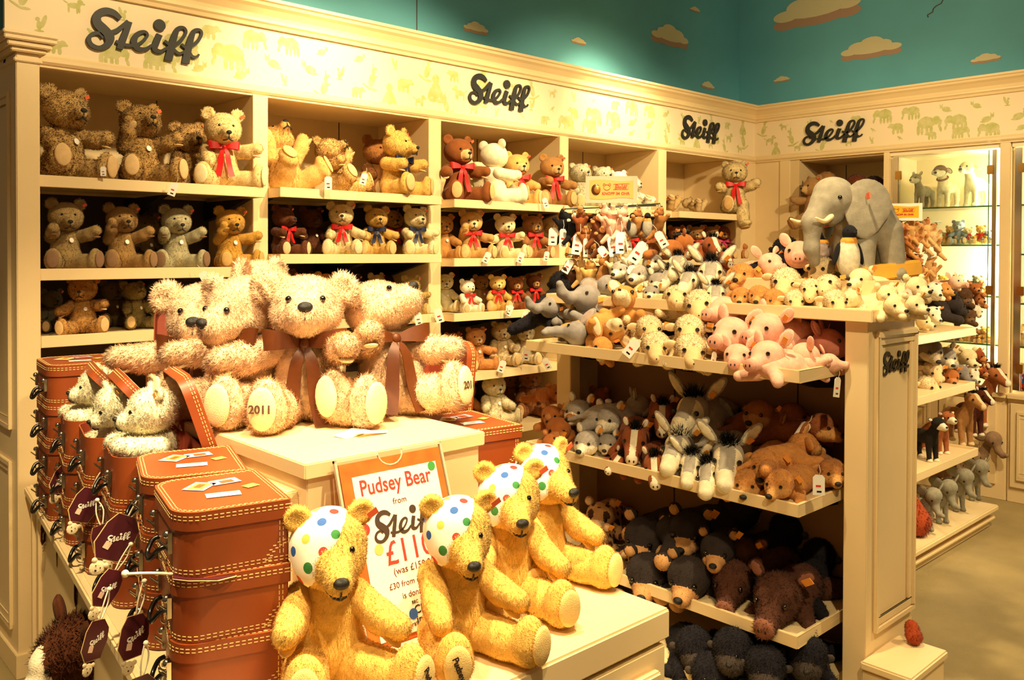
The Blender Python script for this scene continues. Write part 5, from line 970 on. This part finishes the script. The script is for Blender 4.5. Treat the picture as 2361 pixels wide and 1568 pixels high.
isl([('gorilla', 1300, 665, 3.1, 62, 150, -20, 0, 'large black plush at the far left end', {'tag': None, 'muz': '16141a'}), ('gorilla', 1812, 580, 3.38, 56, 170, 0, 0, 'large black plush back rising behind the pigs', {'tag': None, 'muz': '16141a'}),
     ('horse', 1640, 568, 3.36, 44, 25, 10, 0, 'brown white-blazed horse at the very top'), ('horse', 1575, 562, 3.36, 46, 120, 10, 0, 'brown horse lying with its back turned', {'col': 'a8602c'}), ('horse', 1672, 598, 3.3, 36, 20, 0, 0, 'dark-maned brown horse low at the right'),
     ('donkey', 1563, 612, 3.22, 46, -12, 10, 0, 'grey donkey with white muzzle leaning left'), ('donkey', 1640, 628, 3.18, 54, -4, 25, 0, 'grey donkey with black tuft facing forward'), ('donkey', 1590, 650, 3.12, 46, -20, 5, 0, 'grey donkey lower in the heap'), ('donkey', 1650, 676, 3.08, 42, 0, 30, 0, 'grey donkey at the tray edge'), ('donkey', 1545, 640, 3.16, 36, -30, 20, 0, 'small grey donkey muzzle'),
     ('wolf', 1505, 606, 3.24, 42, -14, 0, 0, 'grey husky with a yellow ear label'), ('wolf', 1470, 632, 3.16, 46, -20, 10, 0, 'grey husky below the keyrings'), ('wolf', 1518, 650, 3.12, 42, -10, 10, 0, 'grey husky with pricked ears'), ('wolf', 1502, 676, 3.05, 34, -10, 0, 0, 'grey husky pup at the edge'), ('wolf', 1432, 622, 3.18, 40, -30, 10, 0, 'grey husky half hidden by a price tag'),
     ('dog', 1712, 632, 3.2, 50, -20, 10, 0, 'golden-brown puppy on top, left of the sheep'), ('dog', 1708, 682, 3.08, 40, -6, 20, 0, 'golden-brown puppy sleeping at the edge, leftmost'), ('dog', 1750, 680, 3.08, 44, -10, 20, 0, 'golden-brown puppy in the middle of the edge row'), ('dog', 1785, 690, 3.05, 46, 10, 25, 0, 'golden-brown puppy with its nose on the edge'), ('dog', 1765, 630, 3.25, 42, 120, 0, 0, 'golden-brown puppy curled up, back turned'),
     ('pig', 1772, 608, 3.3, 48, 35, 0, 0, 'pink pig in profile on the heap'), ('pig', 1842, 585, 3.34, 56, -2, 0, 0, 'pink pig facing forward with both ears out'),
     ('sheep', 1812, 650, 3.18, 58, -6, 15, 8, 'woolly sheep, largest face of the heap'), ('sheep', 1870, 668, 3.1, 44, 0, 15, 10, 'woolly sheep tucked below'), ('sheep', 1895, 622, 3.26, 52, -25, 0, 0, 'woolly sheep looking left in front of the penguin'), ('sheep', 1908, 662, 3.14, 52, -14, -10, -20, 'woolly sheep with head thrown back'), ('sheep', 1832, 692, 3.05, 40, 10, 20, 0, 'woolly lamb at the edge'), ('sheep', 1925, 694, 3.05, 46, 20, 20, 0, 'woolly lamb at the edge by the polar bears'),
     ('polar', 1985, 645, 3.2, 50, -30, 5, 0, 'cream polar bear looking down to the left'), ('polar', 2062, 705, 3.08, 46, 34, 5, 0, 'cream polar bear looking right over the corner'), ('polar', 2045, 680, 3.16, 44, 40, 0, 0, 'cream polar bear behind the corner one'), ('polar', 2112, 662, 3.3, 46, 40, 5, 0, 'cream polar bear with its head over the end'), ('polar', 2108, 703, 3.26, 42, 44, 5, 0, 'cream polar bear below, head over the end'), ('polar', 1965, 690, 3.1, 42, -60, 10, 0, 'cream polar bear lying on its side by the lambs'), ('elephant', 1935, 580, 3.4, 40, 30, 0, 0, 'little grey elephant at the feet of the big one')], 'soft animals heaped on the island top', TOP)
W2 = 'middle tray of the island'
isl([('cub', 1272, 958, 3.0, 44, -14, 0, 0, 'ginger bear cub at the far left, behind'), ('cub', 1288, 990, 2.9, 54, -10, 10, 0, 'ginger bear cub with a dark nose at the left'), ('cub', 1275, 1022, 2.86, 44, -20, 20, 0, 'ginger bear cub lowest at the left'), ('cub', 1385, 925, 3.15, 40, 150, 0, 0, 'ginger bear cub with its paw in the air'),
     ('wolf', 1335, 950, 3.0, 56, -30, 0, 0, 'grey husky grinning at the upper left'), ('wolf', 1402, 968, 2.98, 58, -22, 0, 0, 'grey husky beside the round white button'), ('wolf', 1355, 1020, 2.86, 54, -24, 5, 0, 'grey husky lying at the tray edge'), ('wolf', 1400, 1022, 2.88, 42, -10, 5, 0, 'grey husky squeezed beside the horse'), ('wolf', 1470, 940, 3.08, 54, 100, 0, 0, 'grey husky seen from behind', {'ctag': True}),
     ('horse', 1528, 955, 3.02, 58, -2, 35, 0, 'chestnut horse with white blaze behind'), ('horse', 1462, 1012, 2.88, 62, -2, 35, 5, 'chestnut horse with white blaze at the edge, left'), ('horse', 1510, 1072, 2.82, 56, -2, 40, -5, 'chestnut horse hanging its nose over the edge'), ('horse', 1425, 1062, 2.84, 40, -20, 30, 30, 'chestnut horse tucked low at the left'),
     ('donkey', 1600, 950, 3.0, 74, -30, 15, 0, 'grey donkey with ears up, highest in the tray'), ('donkey', 1567, 1032, 2.87, 66, -24, 20, 0, 'grey donkey in the middle'), ('donkey', 1595, 1070, 2.84, 52, -12, 30, 0, 'grey donkey looking down between the others'), ('donkey', 1680, 1055, 2.86, 72, -6, 35, 0, 'grey donkey with a large black tuft at the right'), ('donkey', 1642, 1095, 2.86, 58, -24, 15, -20, 'grey donkey leaning its chin on the edge'), ('donkey', 1712, 1000, 3.05, 56, 140, 0, 0, 'grey donkey with its rump to the viewer'),
     ('dog', 1752, 955, 3.15, 64, -24, 0, 0, 'tan puppy in the shade at the back', {'col': 'a8642c'}), ('dog', 1765, 1068, 2.9, 66, -12, 30, 0, 'tan puppy with drooping muzzle'), ('dog', 1722, 1112, 2.83, 62, -8, 20, 0, 'tan puppy with its nose to the edge'), ('dog', 1800, 1112, 2.9, 62, -28, 25, 0, 'tan puppy flopped on the tray edge'), ('dog', 1850, 1045, 2.98, 66, 130, 0, 20, 'tan puppy curled with its back up'), ('dog', 1918, 1085, 3.05, 56, 16, 20, 0, 'tan puppy beside the post', {'col': 'b0703a'}), ('dog', 1890, 985, 3.16, 62, 60, 0, 0, 'tan puppy in the back corner', {'col': '8a4c28'}), ('dog', 1825, 960, 3.2, 60, 80, 0, 0, 'tan puppy lying in the rear shade', {'col': '8a4c28'})], 'soft animals in the middle island tray', W2)
W3 = 'lower tray of the island'
isl([('leopard', 1385, 1190, 3.0, 62, -14, 10, 0, 'spotted leopard in the shade at the back left'), ('leopard', 1372, 1245, 2.9, 58, -10, 20, 0, 'spotted leopard below the first'), ('leopard', 1410, 1310, 2.85, 62, 0, 20, 0, 'spotted leopard behind the yellow bear foot'), ('blackbear', 1490, 1240, 2.95, 92, -22, 20, 0, 'black bear cub, upper left of the black ones'), ('blackbear', 1592, 1225, 2.98, 88, -18, 15, 0, 'black bear cub with a frowning brow at the top'), ('blackbear', 1655, 1268, 2.9, 74, -10, 10, 0, 'black bear cub with tan paw forward'), ('blackbear', 1494, 1322, 2.85, 92, -12, 25, 0, 'black bear cub at the tray edge, left'), ('blackbear', 1590, 1330, 2.84, 92, -20, 25, 0, 'black bear cub at the tray edge, middle'), ('blackbear', 1700, 1200, 3.12, 92, 120, 0, 0, 'black bear turned away in the deep shade'),
     ('boar', 1690, 1340, 2.9, 80, -14, 25, 0, 'dark brown wild boar at the left of the pair'), ('boar', 1795, 1378, 2.9, 94, -20, 20, 0, 'dark brown wild boar nearest the front corner'), ('boar', 1712, 1282, 3.0, 70, -46, 5, 0, 'dark brown wild boar above, snout to the left'), ('gorilla', 1820, 1262, 3.15, 80, 140, 0, 0, 'black ape plush in the dark at the back', {'tag': None}), ('gorilla', 1890, 1330, 3.1, 75, 160, 0, 0, 'black ape plush beside the post', {'tag': None})], 'soft animals in the lower island tray', W3)
isl([('gorilla', 1600, 1498, 2.72, 78, 10, 0, 0, 'black ape plush with a red ear label', {'tag': REDL}), ('gorilla', 1690, 1505, 2.72, 84, -10, 0, 0, 'black ape plush in the middle', {'tag': None}), ('gorilla', 1640, 1560, 2.68, 84, 0, 0, 0, 'black ape plush lowest in front', {'tag': None}), ('gorilla', 1765, 1545, 2.72, 84, 0, 0, 0, 'black ape plush to the right', {'tag': None}), ('gorilla', 1860, 1520, 2.85, 84, 0, 0, 0, 'black ape plush against the post', {'tag': None}), ('gorilla', 1575, 1555, 2.7, 70, 20, 0, 0, 'black ape plush lowest at the left', {'tag': None})], 'black apes under the island', 'bottom of the island')
isl([('cub', 1282, 905, 3.2, 36, 30, 0, 0, 'ginger bear cub leg and back', {}), ], 'soft animals in the middle island tray', 'behind the far post in the middle tray')
# loose price cards on the island
isa = [o for o in bpy.data.objects if o.get('group', '').startswith('soft animals')]
for px, py, X, rz, rt, k in ((1470, 785, 2.74, 20, 40, 1.3), (1448, 618, 3.1, 10, -60, 1.3), (1888, 1095, 2.76, 10, 0, 1.15), (2085, 668, 3.1, 30, -20, 1.3), (2092, 690, 3.12, 10, -30, 1.2), (1648, 812, 2.8, 60, 20, 1.0), (1862, 975, 3.1, 0, 30, 1.1), (1932, 870, 3.0, 60, 10, 1.2)):
    p = on_x(px, py, X); near = min(isa, key=lambda o: (o.location-p).length); hangtag(near, 0, 0, rz=rz, rt=rt, w=.034*k, l=.06*k, pt=p)
p = on_x(1858, 858, 2.85); animal('pig', 'pink pig leg draped over the right end of the upper island tray', on_x(1905, 838, 2.97), 44, 100, 0, 60, group='soft animals in the upper island tray')
# ---------------------------------------------------------------- big elephant, podium, penguins
pod = thing('podium', 'low cream podium on the island top carrying the big elephant', 'box', (3.25, 1.7, 1.4)); add(pod, 'box', MB().box((3.16, 1.42, 1.4005), (3.46, 2.3, 1.497)), CREAM, bevel=.003)
ELB = soft('great_elephant_body', [E((0, .14, .6), (.25, .23, .27)), E((0, .02, .6), (.22, .24, .24)), T((.14, -.02, .5), (.15, -.05, .08), .115, .1), T((-.14, -.02, .5), (-.15, -.05, .08), .115, .1), E((.15, -.06, .05), (.11, .12, .055)), E((-.15, -.06, .05), (.11, .12, .055)), T((.15, .24, .48), (.17, .3, .08), .135, .11), T((-.15, .24, .48), (-.17, .3, .08), .135, .11), E((.17, .29, .05), (.12, .12, .055)), E((-.17, .29, .05), (.12, .12, .055))], .022, .07, (5000, .01, .006, (0, .3, -1), .3))
ELH = soft('great_elephant_head', [E((0, -.05, .06), (.2, .21, .2)), E((0, -.08, .16), (.16, .16, .12)), T((0, -.2, .02), (0, -.34, -.14), .13, .095), T((0, -.34, -.14), (0, -.37, -.4), .095, .065), T((0, -.37, -.4), (0, -.34, -.52), .065, .055), E((0, -.13, -.12), (.12, .12, .08))], .018, .06, (4500, .01, .006, (0, .2, -1), .3))
ELE = soft('great_elephant_ear', [E((0, 0, 0), (.23, .028, .25)), E((0.04, 0, -.12), (.15, .028, .22))], .014, .05, (2200, .009, .006, (0, 0, -1), .3))
pe = on_x(1985, 600, 3.32); pe = Vector((3.33, pe.y+.02, 1.4975)); yw = face(pe, -52)
t = thing('plush_elephant', 'large grey standing elephant with cream tusks and huge ears on top of the island', 'plush toy', pe, (0, 0, yw), .40); eg = [plush('8f8876')]
link('body', ELB, t, mats=eg); hd = link('head', ELH, t, (0, -.22, .72), (R(4), 0, R(8)), 1, eg)
for s in (-1, 1):
    e = link('ear', ELE, hd, (.245*s, .12, .0), (R(4), 0, R(-118)) if s > 0 else (R(-4), 0, R(-62)), 1, eg)
    tb = MB().tube(cat_rom([(.1*s, -.2, -.1), (.15*s, -.34, -.14), (.17*s, -.46, -.1)], 5), list(np.linspace(.034, .01, 11)), 10, 0).mesh('tusk', [mat('tusk_cream', 'ead9ac', .6)], True); link('tusk', tb, hd); link('eye', EYE_ME, hd, (.172*s, -.15, .08), (0, 0, 0), .022)
link('ear_label', EARLAB, hd, (.3, .06, .07), (0, R(80), R(-28)), 1.3, [REDL]); link('mouth', MB().ball((0, -.2, -.18), (.06, .06, .025)).mesh('mouth', [mat('mouth_red', 'b04434', .7)], True), hd)
w = MB()
for k in range(4): w.tube(cat_rom([(-.07, -.245-.028*k, .14-.05*k), (0, -.262-.03*k, .15-.05*k), (.07, -.245-.028*k, .14-.05*k)], 4), .005, 5)
link('brow_stitching', w.mesh('brow_stitching', [mat('thread_brown', '4a3a2a', .8)]), hd)
PB_ = soft('penguin_body', [E((0, 0, .36), (.19, .17, .35)), E((0, -.01, .66), (.13, .125, .07), 1), E((0, -.02, .8), (.12, .125, .13), 2), T((0, -.12, .8), (0, -.22, .79), .035, .012, 2), E((0, .05, .4), (.18, .15, .33), 2)], .02, .05, (1500, .012, .008, (0, .2, -1), .3), nm=3)
PW = soft('penguin_wing', [E((0, 0, -.15), (.035, .075, .2))], .016, .03, None)
def penguin(label, p, H, rel, c='d8d0b4', group='penguins under the elephant', name='plush_penguin', bk='16151a'):
    t = thing(name, label, 'plush toy', p, (0, 0, face(p, rel)), H, group); m = [plush(c), plush('e89a3c'), plush(bk)]; link('body', PB_, t, mats=m)
    for s in (-1, 1): link('wing', PW, t, (.18*s, .02, .58), (0, R(-14*s), 0), 1, [plush(bk)]); link('foot', MB().ball((.08*s, -.1, .03), (.06, .09, .03)).mesh('foot', [plush('3a3430')], True), t); link('eye', EYE_ME, t, (.08*s, -.1, .84), (0, 0, 0), .014)
    return t
q = on_x(1962, 640, 3.22); penguin('penguin with white-grey belly and orange collar standing in front of the elephant legs', Vector((3.2, q.y, 1.4985)), .225, 150 if False else 30)
q = on_x(1888, 600, 3.4); penguin('darker penguin half hidden behind the elephant trunk', Vector((3.42, q.y, 1.4985)), .22, 60)
p = on_x(2076, 640, 3.46); b = MB(); b.box((-.14, -.035, -.03), (.14, .035, .03)); lab(b.obj('foam_block', mat('foam_yellow', 'e0a83c', .7, var=.1), bevel=.006, loc=(3.36, 1.47, 1.53), rot=(0, R(-6), R(-30))), 'yellow block lying behind the polar bears at the end of the island', 'block')
# ---------------------------------------------------------------- keyring racks
def board(px0, py0, px1, py1, P, w, h, yaw, yellow, parent):
    s = link('sign_board', MB().box((-w/2, 0, -h/2), (w/2, .008, h/2)).mesh('sign_board', [GREY if not yellow else WHITE]), None, P, (0, 0, yaw)); adopt(s, parent)
    cy = YEL if yellow else mat('sign_tan', 'd8a054', .6)
    b = MB(); n = 14; top = [(-w*.42+w*.84*i/n, -.0012, h*.34+h*.03*math.sin(i/n*2*PI)) for i in range(n+1)]; bot = [(x, y, -z) for x, y, z in top][::-1]; b.prism(top+bot, (0, .001, 0)); pl = link('colour_field', b.mesh('colour_field', [cy]), s)
    link('emblem', MB().ball((-w*.3, -.004, 0), (h*.17, .005, h*.2)).ball((-w*.285, -.0045, 0), (h*.14, .006, h*.16), 1).mesh('emblem', [mat('emblem_dark', '4a2c16', .3), mat('emblem_gold', 'c88a3c', .3, .6)], True), s)
    rd = mat('sign_red', 'd0482a', .6); b = MB(); c = (-w*.09, -.0025, h*.08)
    for cx, cz, r in ((0, 0, h*.12), (-h*.1, h*.1, h*.045), (h*.1, h*.1, h*.045)): b.tube([(c[0]+cx+r*math.cos(a), c[1], c[2]+cz+r*.85*math.sin(a)) for a in np.linspace(0, 2*PI, 16, endpoint=False)], h*.008, 4, 0, True)
    b.tube([(w*.03, -.0025, h*.0), (w*.04, -.0025, h*.2), (w*.34, -.0025, h*.22), (w*.32, -.0025, h*.01)], h*.006, 4, 0, True); link('bear_outline', b.mesh('bear_outline', [rd]), s)
    o = link('lettering', LG, s, (w*.18, -.0025, h*.1), (R(90), 0, 0), w*.24, [rd]); o.scale = (w*.24, w*.24, .02)
    link('lettering', text_mesh('KNOPF IM OHR', h*.14, rd, (1.05, 1), .0003, .0005), s, (w*.08, -.0025, -h*.15), (R(90), 0, 0)); return s
def tinyanimal(sp, label, P, headpx, rel, **kw): return animal(sp, label, P, headpx, rel, **kw)
P = on_x(1410, 437, 3.25); W_ = 118/FPX*depth(P)/math.cos(R(8)); t = thing('keyring_rack', 'wire rack of plush keyrings with a framed shop sign on top, on the island', 'rack', (P.x, P.y, 1.4), group='keyring racks'); RK = t
board(0, 0, 0, 0, P, W_, 62/FPX*depth(P), face(P, 4), False, t)
add(t, 'pole', MB().tube([(P.x, P.y+.012, 1.4), (P.x, P.y+.012, P.z-.02)], .006, 8), STEEL, smooth=R(50)); add(t, 'foot_plate', MB().box((P.x-.07, P.y-.08, 1.4005), (P.x+.05, P.y+.08, 1.406)), STEEL)
BARM = mat('bar_steel_blue', '6c8488', .3, .9); WOOD = mat('bead_wood', 'b0642c', .5)
for (a, c) in (((1300, 482), (1512, 474)), ((1385, 478), (1520, 470)), ((1306, 587), (1500, 580)), ((1345, 584), (1480, 574))):
    pa, pb_ = on_x(*a, P.x-.03), on_x(*c, P.x-.03); o = add(t, 'bar', MB().tube([pa, pb_], .0035, 6), BARM); e = MB().ball(tuple(pa), .009).obj('end_bead', WOOD, smooth=True); adopt(e, o); s_ = MB().tube([((pa+pb_)/2), (P.x, P.y+.012, ((pa+pb_)/2).z)], .003, 6).obj('strut', BARM); adopt(s_, o)
XK = P.x-.05
ring = MB().tube([(.012*math.cos(a), 0, .012*math.sin(a)) for a in np.linspace(0, 2*PI, 14, endpoint=False)], .0015, 5, 0, True).mesh('key_ring', [STEEL], True)
def hang(sp, px, py, sz, rel, d, c=None, mz=None, pitch=-65):
    p = on_x(px, py, XK); k = dict(col=c) if c else {}
    if mz: k['muz'] = mz
    t = animal(sp, d+' keyring plush hanging on the near rack', p, sz, rel, pitch, 0, group='plush keyrings on the near rack', **k); r = link('key_ring', ring, None, (p.x, p.y, p.z+sz/FPX*depth(p)*.75), (0, 0, RNG.random()*3), 1); adopt(r, t)
hang('cub', 1300, 500, 26, -20, 'black', '16151a', '16151a'); hang('cub', 1322, 505, 24, 20, 'black with white ball', '16151a', 'e8e0cc'); hang('donkey', 1340, 497, 24, -10, 'reddish-brown long-eared', '8c4420', 'c08850'); hang('cub', 1378, 508, 26, 20, 'dark brown cub', '6c3418'); hang('pig', 1398, 492, 24, -20, 'pink pig, left one'); hang('pig', 1412, 498, 26, 5, 'pink pig, front one'); hang('pig', 1434, 494, 24, 40, 'pink pig, right one')
hang('cub', 1470, 495, 24, 20, 'tan cub', 'b0743c'); hang('cub', 1520, 492, 24, 30, 'brown cub facing right', '96602c'); hang('cub', 1350, 535, 24, 0, 'russet cub lower down', '8a4a20'); hang('cub', 1388, 535, 24, 10, 'chocolate cub', '5a3018')
hang('gorilla', 1318, 612, 30, 10, 'brown monkey', '3a2014', 'c08858'); hang('elephant', 1340, 610, 22, 0, 'tan giraffe-coloured', 'b89460', '8a5028'); hang('dog', 1362, 615, 26, -20, 'sandy curly pup', 'c89c58'); hang('polar', 1415, 600, 22, -20, 'cream puppy'); hang('polar', 1450, 590, 26, 10, 'white puppy on the lower bar', 'ece0c4'); hang('cub', 1392, 605, 26, 60, 'brown cub at the lower bar', '96602c')
for px, d, rel in ((1458, 'grey penguin in side view', 60), (1493, 'grey penguin facing forward', -4)):
    p = on_x(px, 548, XK-.02); penguin(d+' keyring plush hanging on the near rack', p, 62/FPX*depth(p), rel, '9c9484', 'plush keyrings on the near rack')
for i, (px, py, rz, rt, k) in enumerate(((1276, 525, 10, 3, 1.5), (1298, 528, 40, 2, 1.5), (1335, 540, 5, 8, 1.7), (1350, 550, 60, 0, 1.5), (1382, 570, 20, -40, 1.4), (1410, 545, 0, -10, 1.6), (1432, 535, 5, 0, 1.7), (1446, 545, 60, -20, 1.6), (1488, 560, 0, 35, 1.8), (1515, 535, 5, -30, 1.3), (1318, 600, 10, 30, 1.2))):
    p = on_x(px, py, XK-.03); o = link('price_tag', TAGM, None, p, (R(90), R(rt), face(p, rz)), (k*.85, k, 1)); adopt(o, RK)
P = on_z(2076, 489, 1.83) if False else Vector((4.95, 2.14, 1.83)); dd = on_y(2076, 489, 2.14); P = dd; t = thing('keyring_rack', 'far wire rack of golden plush keyrings with a bright yellow shop sign', 'rack', (P.x, P.y, 1.17), group='keyring racks'); board(0, 0, 0, 0, P, 92/FPX*depth(P), 40/FPX*depth(P), face(P, 0), True, t); RK2 = t
add(t, 'pole', MB().tube([(P.x, P.y+.012, 1.17), (P.x, P.y+.012, P.z)], .006, 8), STEEL)
for a, c in (((2040, 508), (2170, 512)), ((2050, 560), (2165, 556))): add(t, 'bar', MB().tube([on_y(*a, P.y), on_y(*c, P.y)], .004, 6), BARM)
k = 0
for px, py, c in ((2062, 520, 'b0743c'), (2082, 525, 'a05a28'), (2100, 515, 'd09c58'), (2118, 522, 'c89050'), (2136, 515, 'e0b070'), (2128, 540, 'd8a868'), (2150, 530, 'e4bc80'), (2158, 550, 'd8a868'), (2070, 545, '8a4820'), (2090, 548, 'c0803c'), (2108, 542, 'b8783c'), (2075, 585, '6c3014'), (2095, 590, '5c2a14'), (2115, 600, 'a86838'), (2138, 590, 'd0a060'), (2130, 625, 'd8a868'), (2150, 610, 'c89458')):
    p = on_y(px, py, P.y-.03); k += 1; animal('cub', f'{["golden", "honey", "tan", "brown"][k%4]} bear keyring hanging {["high", "mid-height", "low"][0 if py < 530 else 1 if py < 570 else 2]} on the far rack, {"left" if px < 2095 else "middle" if px < 2130 else "right"} part', p, 20, -20+40*(k % 2), -65, 0, col=c, group='plush keyrings on the far rack', tag=None)
for px, py, rt in ((2120, 560, 10), (2140, 570, -20), (2132, 585, 20), (2150, 580, 0)): p = on_y(px, py, P.y-.05); o = link('price_tag', TAGM, None, p, (R(90), R(rt), face(p, 10)), (1.3, 1.1, 1)); adopt(o, RK2)
# ---------------------------------------------------------------- far gondola
def gon(lst, y, where):
    for sp, px, py, hp_, rel, pi, ro, d, *kw in lst: A_(sp, f'{d}, {where}', on_y(px, py, y), hp_, rel, pi, ro, group='soft animals on the far stand', **(kw[0] if kw else {}))
gon([('cow', 2152, 668, 38, 30, 10, 0, 'black and white calf plush, upper one'), ('cow', 2150, 722, 36, 40, 20, 0, 'black and white calf plush, lower one'), ('blackbear', 2192, 705, 56, 120, 10, 0, 'black furry plush with its back turned', {'muz': '2a2322'}), ('dog', 2175, 668, 34, 60, 0, 0, 'tan puppy between calf and ape'), ('gorilla', 2222, 686, 38, 30, 20, 0, 'brown ape plush', {'col': '4a301c', 'muz': '6a4a30', 'tag': None}), ('gorilla', 2232, 730, 34, 30, 20, 0, 'brown ape plush below', {'col': '5a3c24', 'muz': '7a5a3c', 'tag': None}), ('pig', 2200, 650, 30, 60, 0, 0, 'long pale pink pig on top', {'col': 'f4c8ac'}), ('rabbit', 2250, 715, 26, 40, 30, 0, 'white rabbit', {'col': 'f0dcc0'}), ('cub', 2255, 690, 28, 40, 0, 0, 'russet monkey-coloured cub', {'col': '8a4a24'}), ('cub', 2250, 665, 26, 20, 0, 0, 'brown shaggy cub behind'), ('polar', 2128, 740, 34, 60, 10, 0, 'cream bear next to the panel')], 1.95, 'on the upper tray of the far stand')
gon([('wolf', 2142, 805, 56, 30, 20, 0, 'dark grey long-haired dog', {'col': '6a5c4c', 'muz': 'b09c80'}), ('wolf', 2180, 820, 44, 30, 20, 0, 'grey and white pup'), ('sheep', 2150, 852, 42, 30, 20, 0, 'white sheep in profile'), ('sheep', 2138, 888, 44, 50, 10, 0, 'white sheep below'), ('cub', 2190, 868, 40, 20, 10, 0, 'ginger lion-like cub', {'col': 'a85c28'}), ('elephant', 2215, 860, 34, 40, 10, 0, 'taupe elephant with trunk out'), ('polar', 2232, 822, 38, 30, 20, 0, 'white bear looking down'), ('cow', 2240, 862, 34, 40, 20, 0, 'black and white pup'), ('cub', 2256, 820, 28, 60, 10, 0, 'rust-brown pony-like cub, upper', {'col': '8a3c1c'}), ('cub', 2262, 856, 26, 60, 10, 0, 'rust-brown pony-like cub, lower', {'col': '8a3c1c'})], 1.95, 'on the second tray of the far stand')
for sp, px, y, h, rel, c, m, d in (('horse', 2215, 1.93, 128, 42, 'a87440', 'e0c08c', 'light brown standing horse'), ('horse', 2242, 1.98, 112, 42, '4a2014', 'e8dcc0', 'dark brown standing horse'), ('horse', 2264, 2.05, 142, 42, 'a0582c', 'f0e4c8', 'brown and white horse with black mane, rightmost'), ('cow', 2165, 1.93, 104, 40, 'a0562c', 'f0e4c8', 'red and white standing calf'), ('cow', 2140, 1.9, 108, 44, '1c1814', 'f0e4c8', 'black and white standing calf')):
    p = on_y(px, 1000, y); p.z = .465; stander(sp, d+' on the third tray of the far stand', p, h/FPX*depth(p), face(p, rel), c, m, group='standing animals on the far stand')
for k, (px, y, h) in enumerate(((2128, 1.86, 108), (2163, 1.86, 108), (2202, 1.88, 104), (2238, 1.9, 100))):
    p = on_y(px, 1150, y); p.z = .131; stander('elephant', f'grey elephant with lowered trunk, {ORD[k]} from left, base of the far stand', p, h/FPX*depth(p), face(p, 40), '8a8470', '8a8470', group='grey elephants on the far stand', hp=(45, 0, 0), hs=1.15)
for k, (px, h) in enumerate(((2182, 90), (2222, 88), (2262, 110))): p = on_y(px, 1140, 2.05); p.z = .131; stander('elephant', f'taupe elephant behind the front row, {ORD[k]} from left, far stand base', p, h/FPX*depth(p), face(p, 44), '8a6c50', '8a6c50', group='grey elephants on the far stand', hp=(30, 0, 0), hs=1.1)
p = Vector((3.265, 1.31, .151)); lab(soft_o := link('plush_tail', soft('ginger_plush', [E((0, 0, .05), (.05, .05, .05)), E((.01, .02, .1), (.035, .04, .045))], .012, .03, (700, .02, .006, (0, 0, -1), .5)), None, p, (0, 0, 0), .6, [plush('a03c1c')]), 'ginger furry plush peeking out at the foot of the island end panel', 'plush toy')
p = on_y(2112, 1245, 1.84); lab(link('plush_tail', soft_o.data, None, (p.x, p.y, .131), (0, 0, 1), 1.5, [plush('a03c1c')]), 'ginger furry plush at the left end of the far stand base', 'plush toy')
# ---------------------------------------------------------------- light
W = bpy.data.worlds.new('world'); S.world = W; W.use_nodes = True; W.node_tree.nodes['Background'].inputs[0].default_value = (1, .70, .36, 1); W.node_tree.nodes['Background'].inputs[1].default_value = WORLD_E
WARM = (1, .755, .40)
def spot(name, loc, tgt, power, size=70, blend=.6, rad=.05, col=WARM):
    l = bpy.data.lights.new(name, 'SPOT'); l.energy = power; l.color = col; l.spot_size = R(size); l.spot_blend = blend; l.shadow_soft_size = rad
    o = bpy.data.objects.new(name, l); COL.objects.link(o); o.location = loc; o.rotation_euler = (Vector(tgt)-Vector(loc)).to_track_quat('-Z', 'Y').to_euler(); return o
def point(name, loc, power, rad=.03, col=WARM):
    l = bpy.data.lights.new(name, 'POINT'); l.energy = power; l.color = col; l.shadow_soft_size = rad; o = bpy.data.objects.new(name, l); COL.objects.link(o); o.location = loc; return o
for a in LIGHTS: spot(*a[0], **a[1])
for z in (2.12, 1.79, 1.50, 1.2, .93): point('cabinet_lamp', (FX+.2, 2.0, z), 5 if z != 1.50 else 13, col=(1, .88, .68)); point('cabinet_lamp', (FX+.2, 1.2, z), 5, col=(1, .88, .68))
S.view_settings.exposure = EXPO
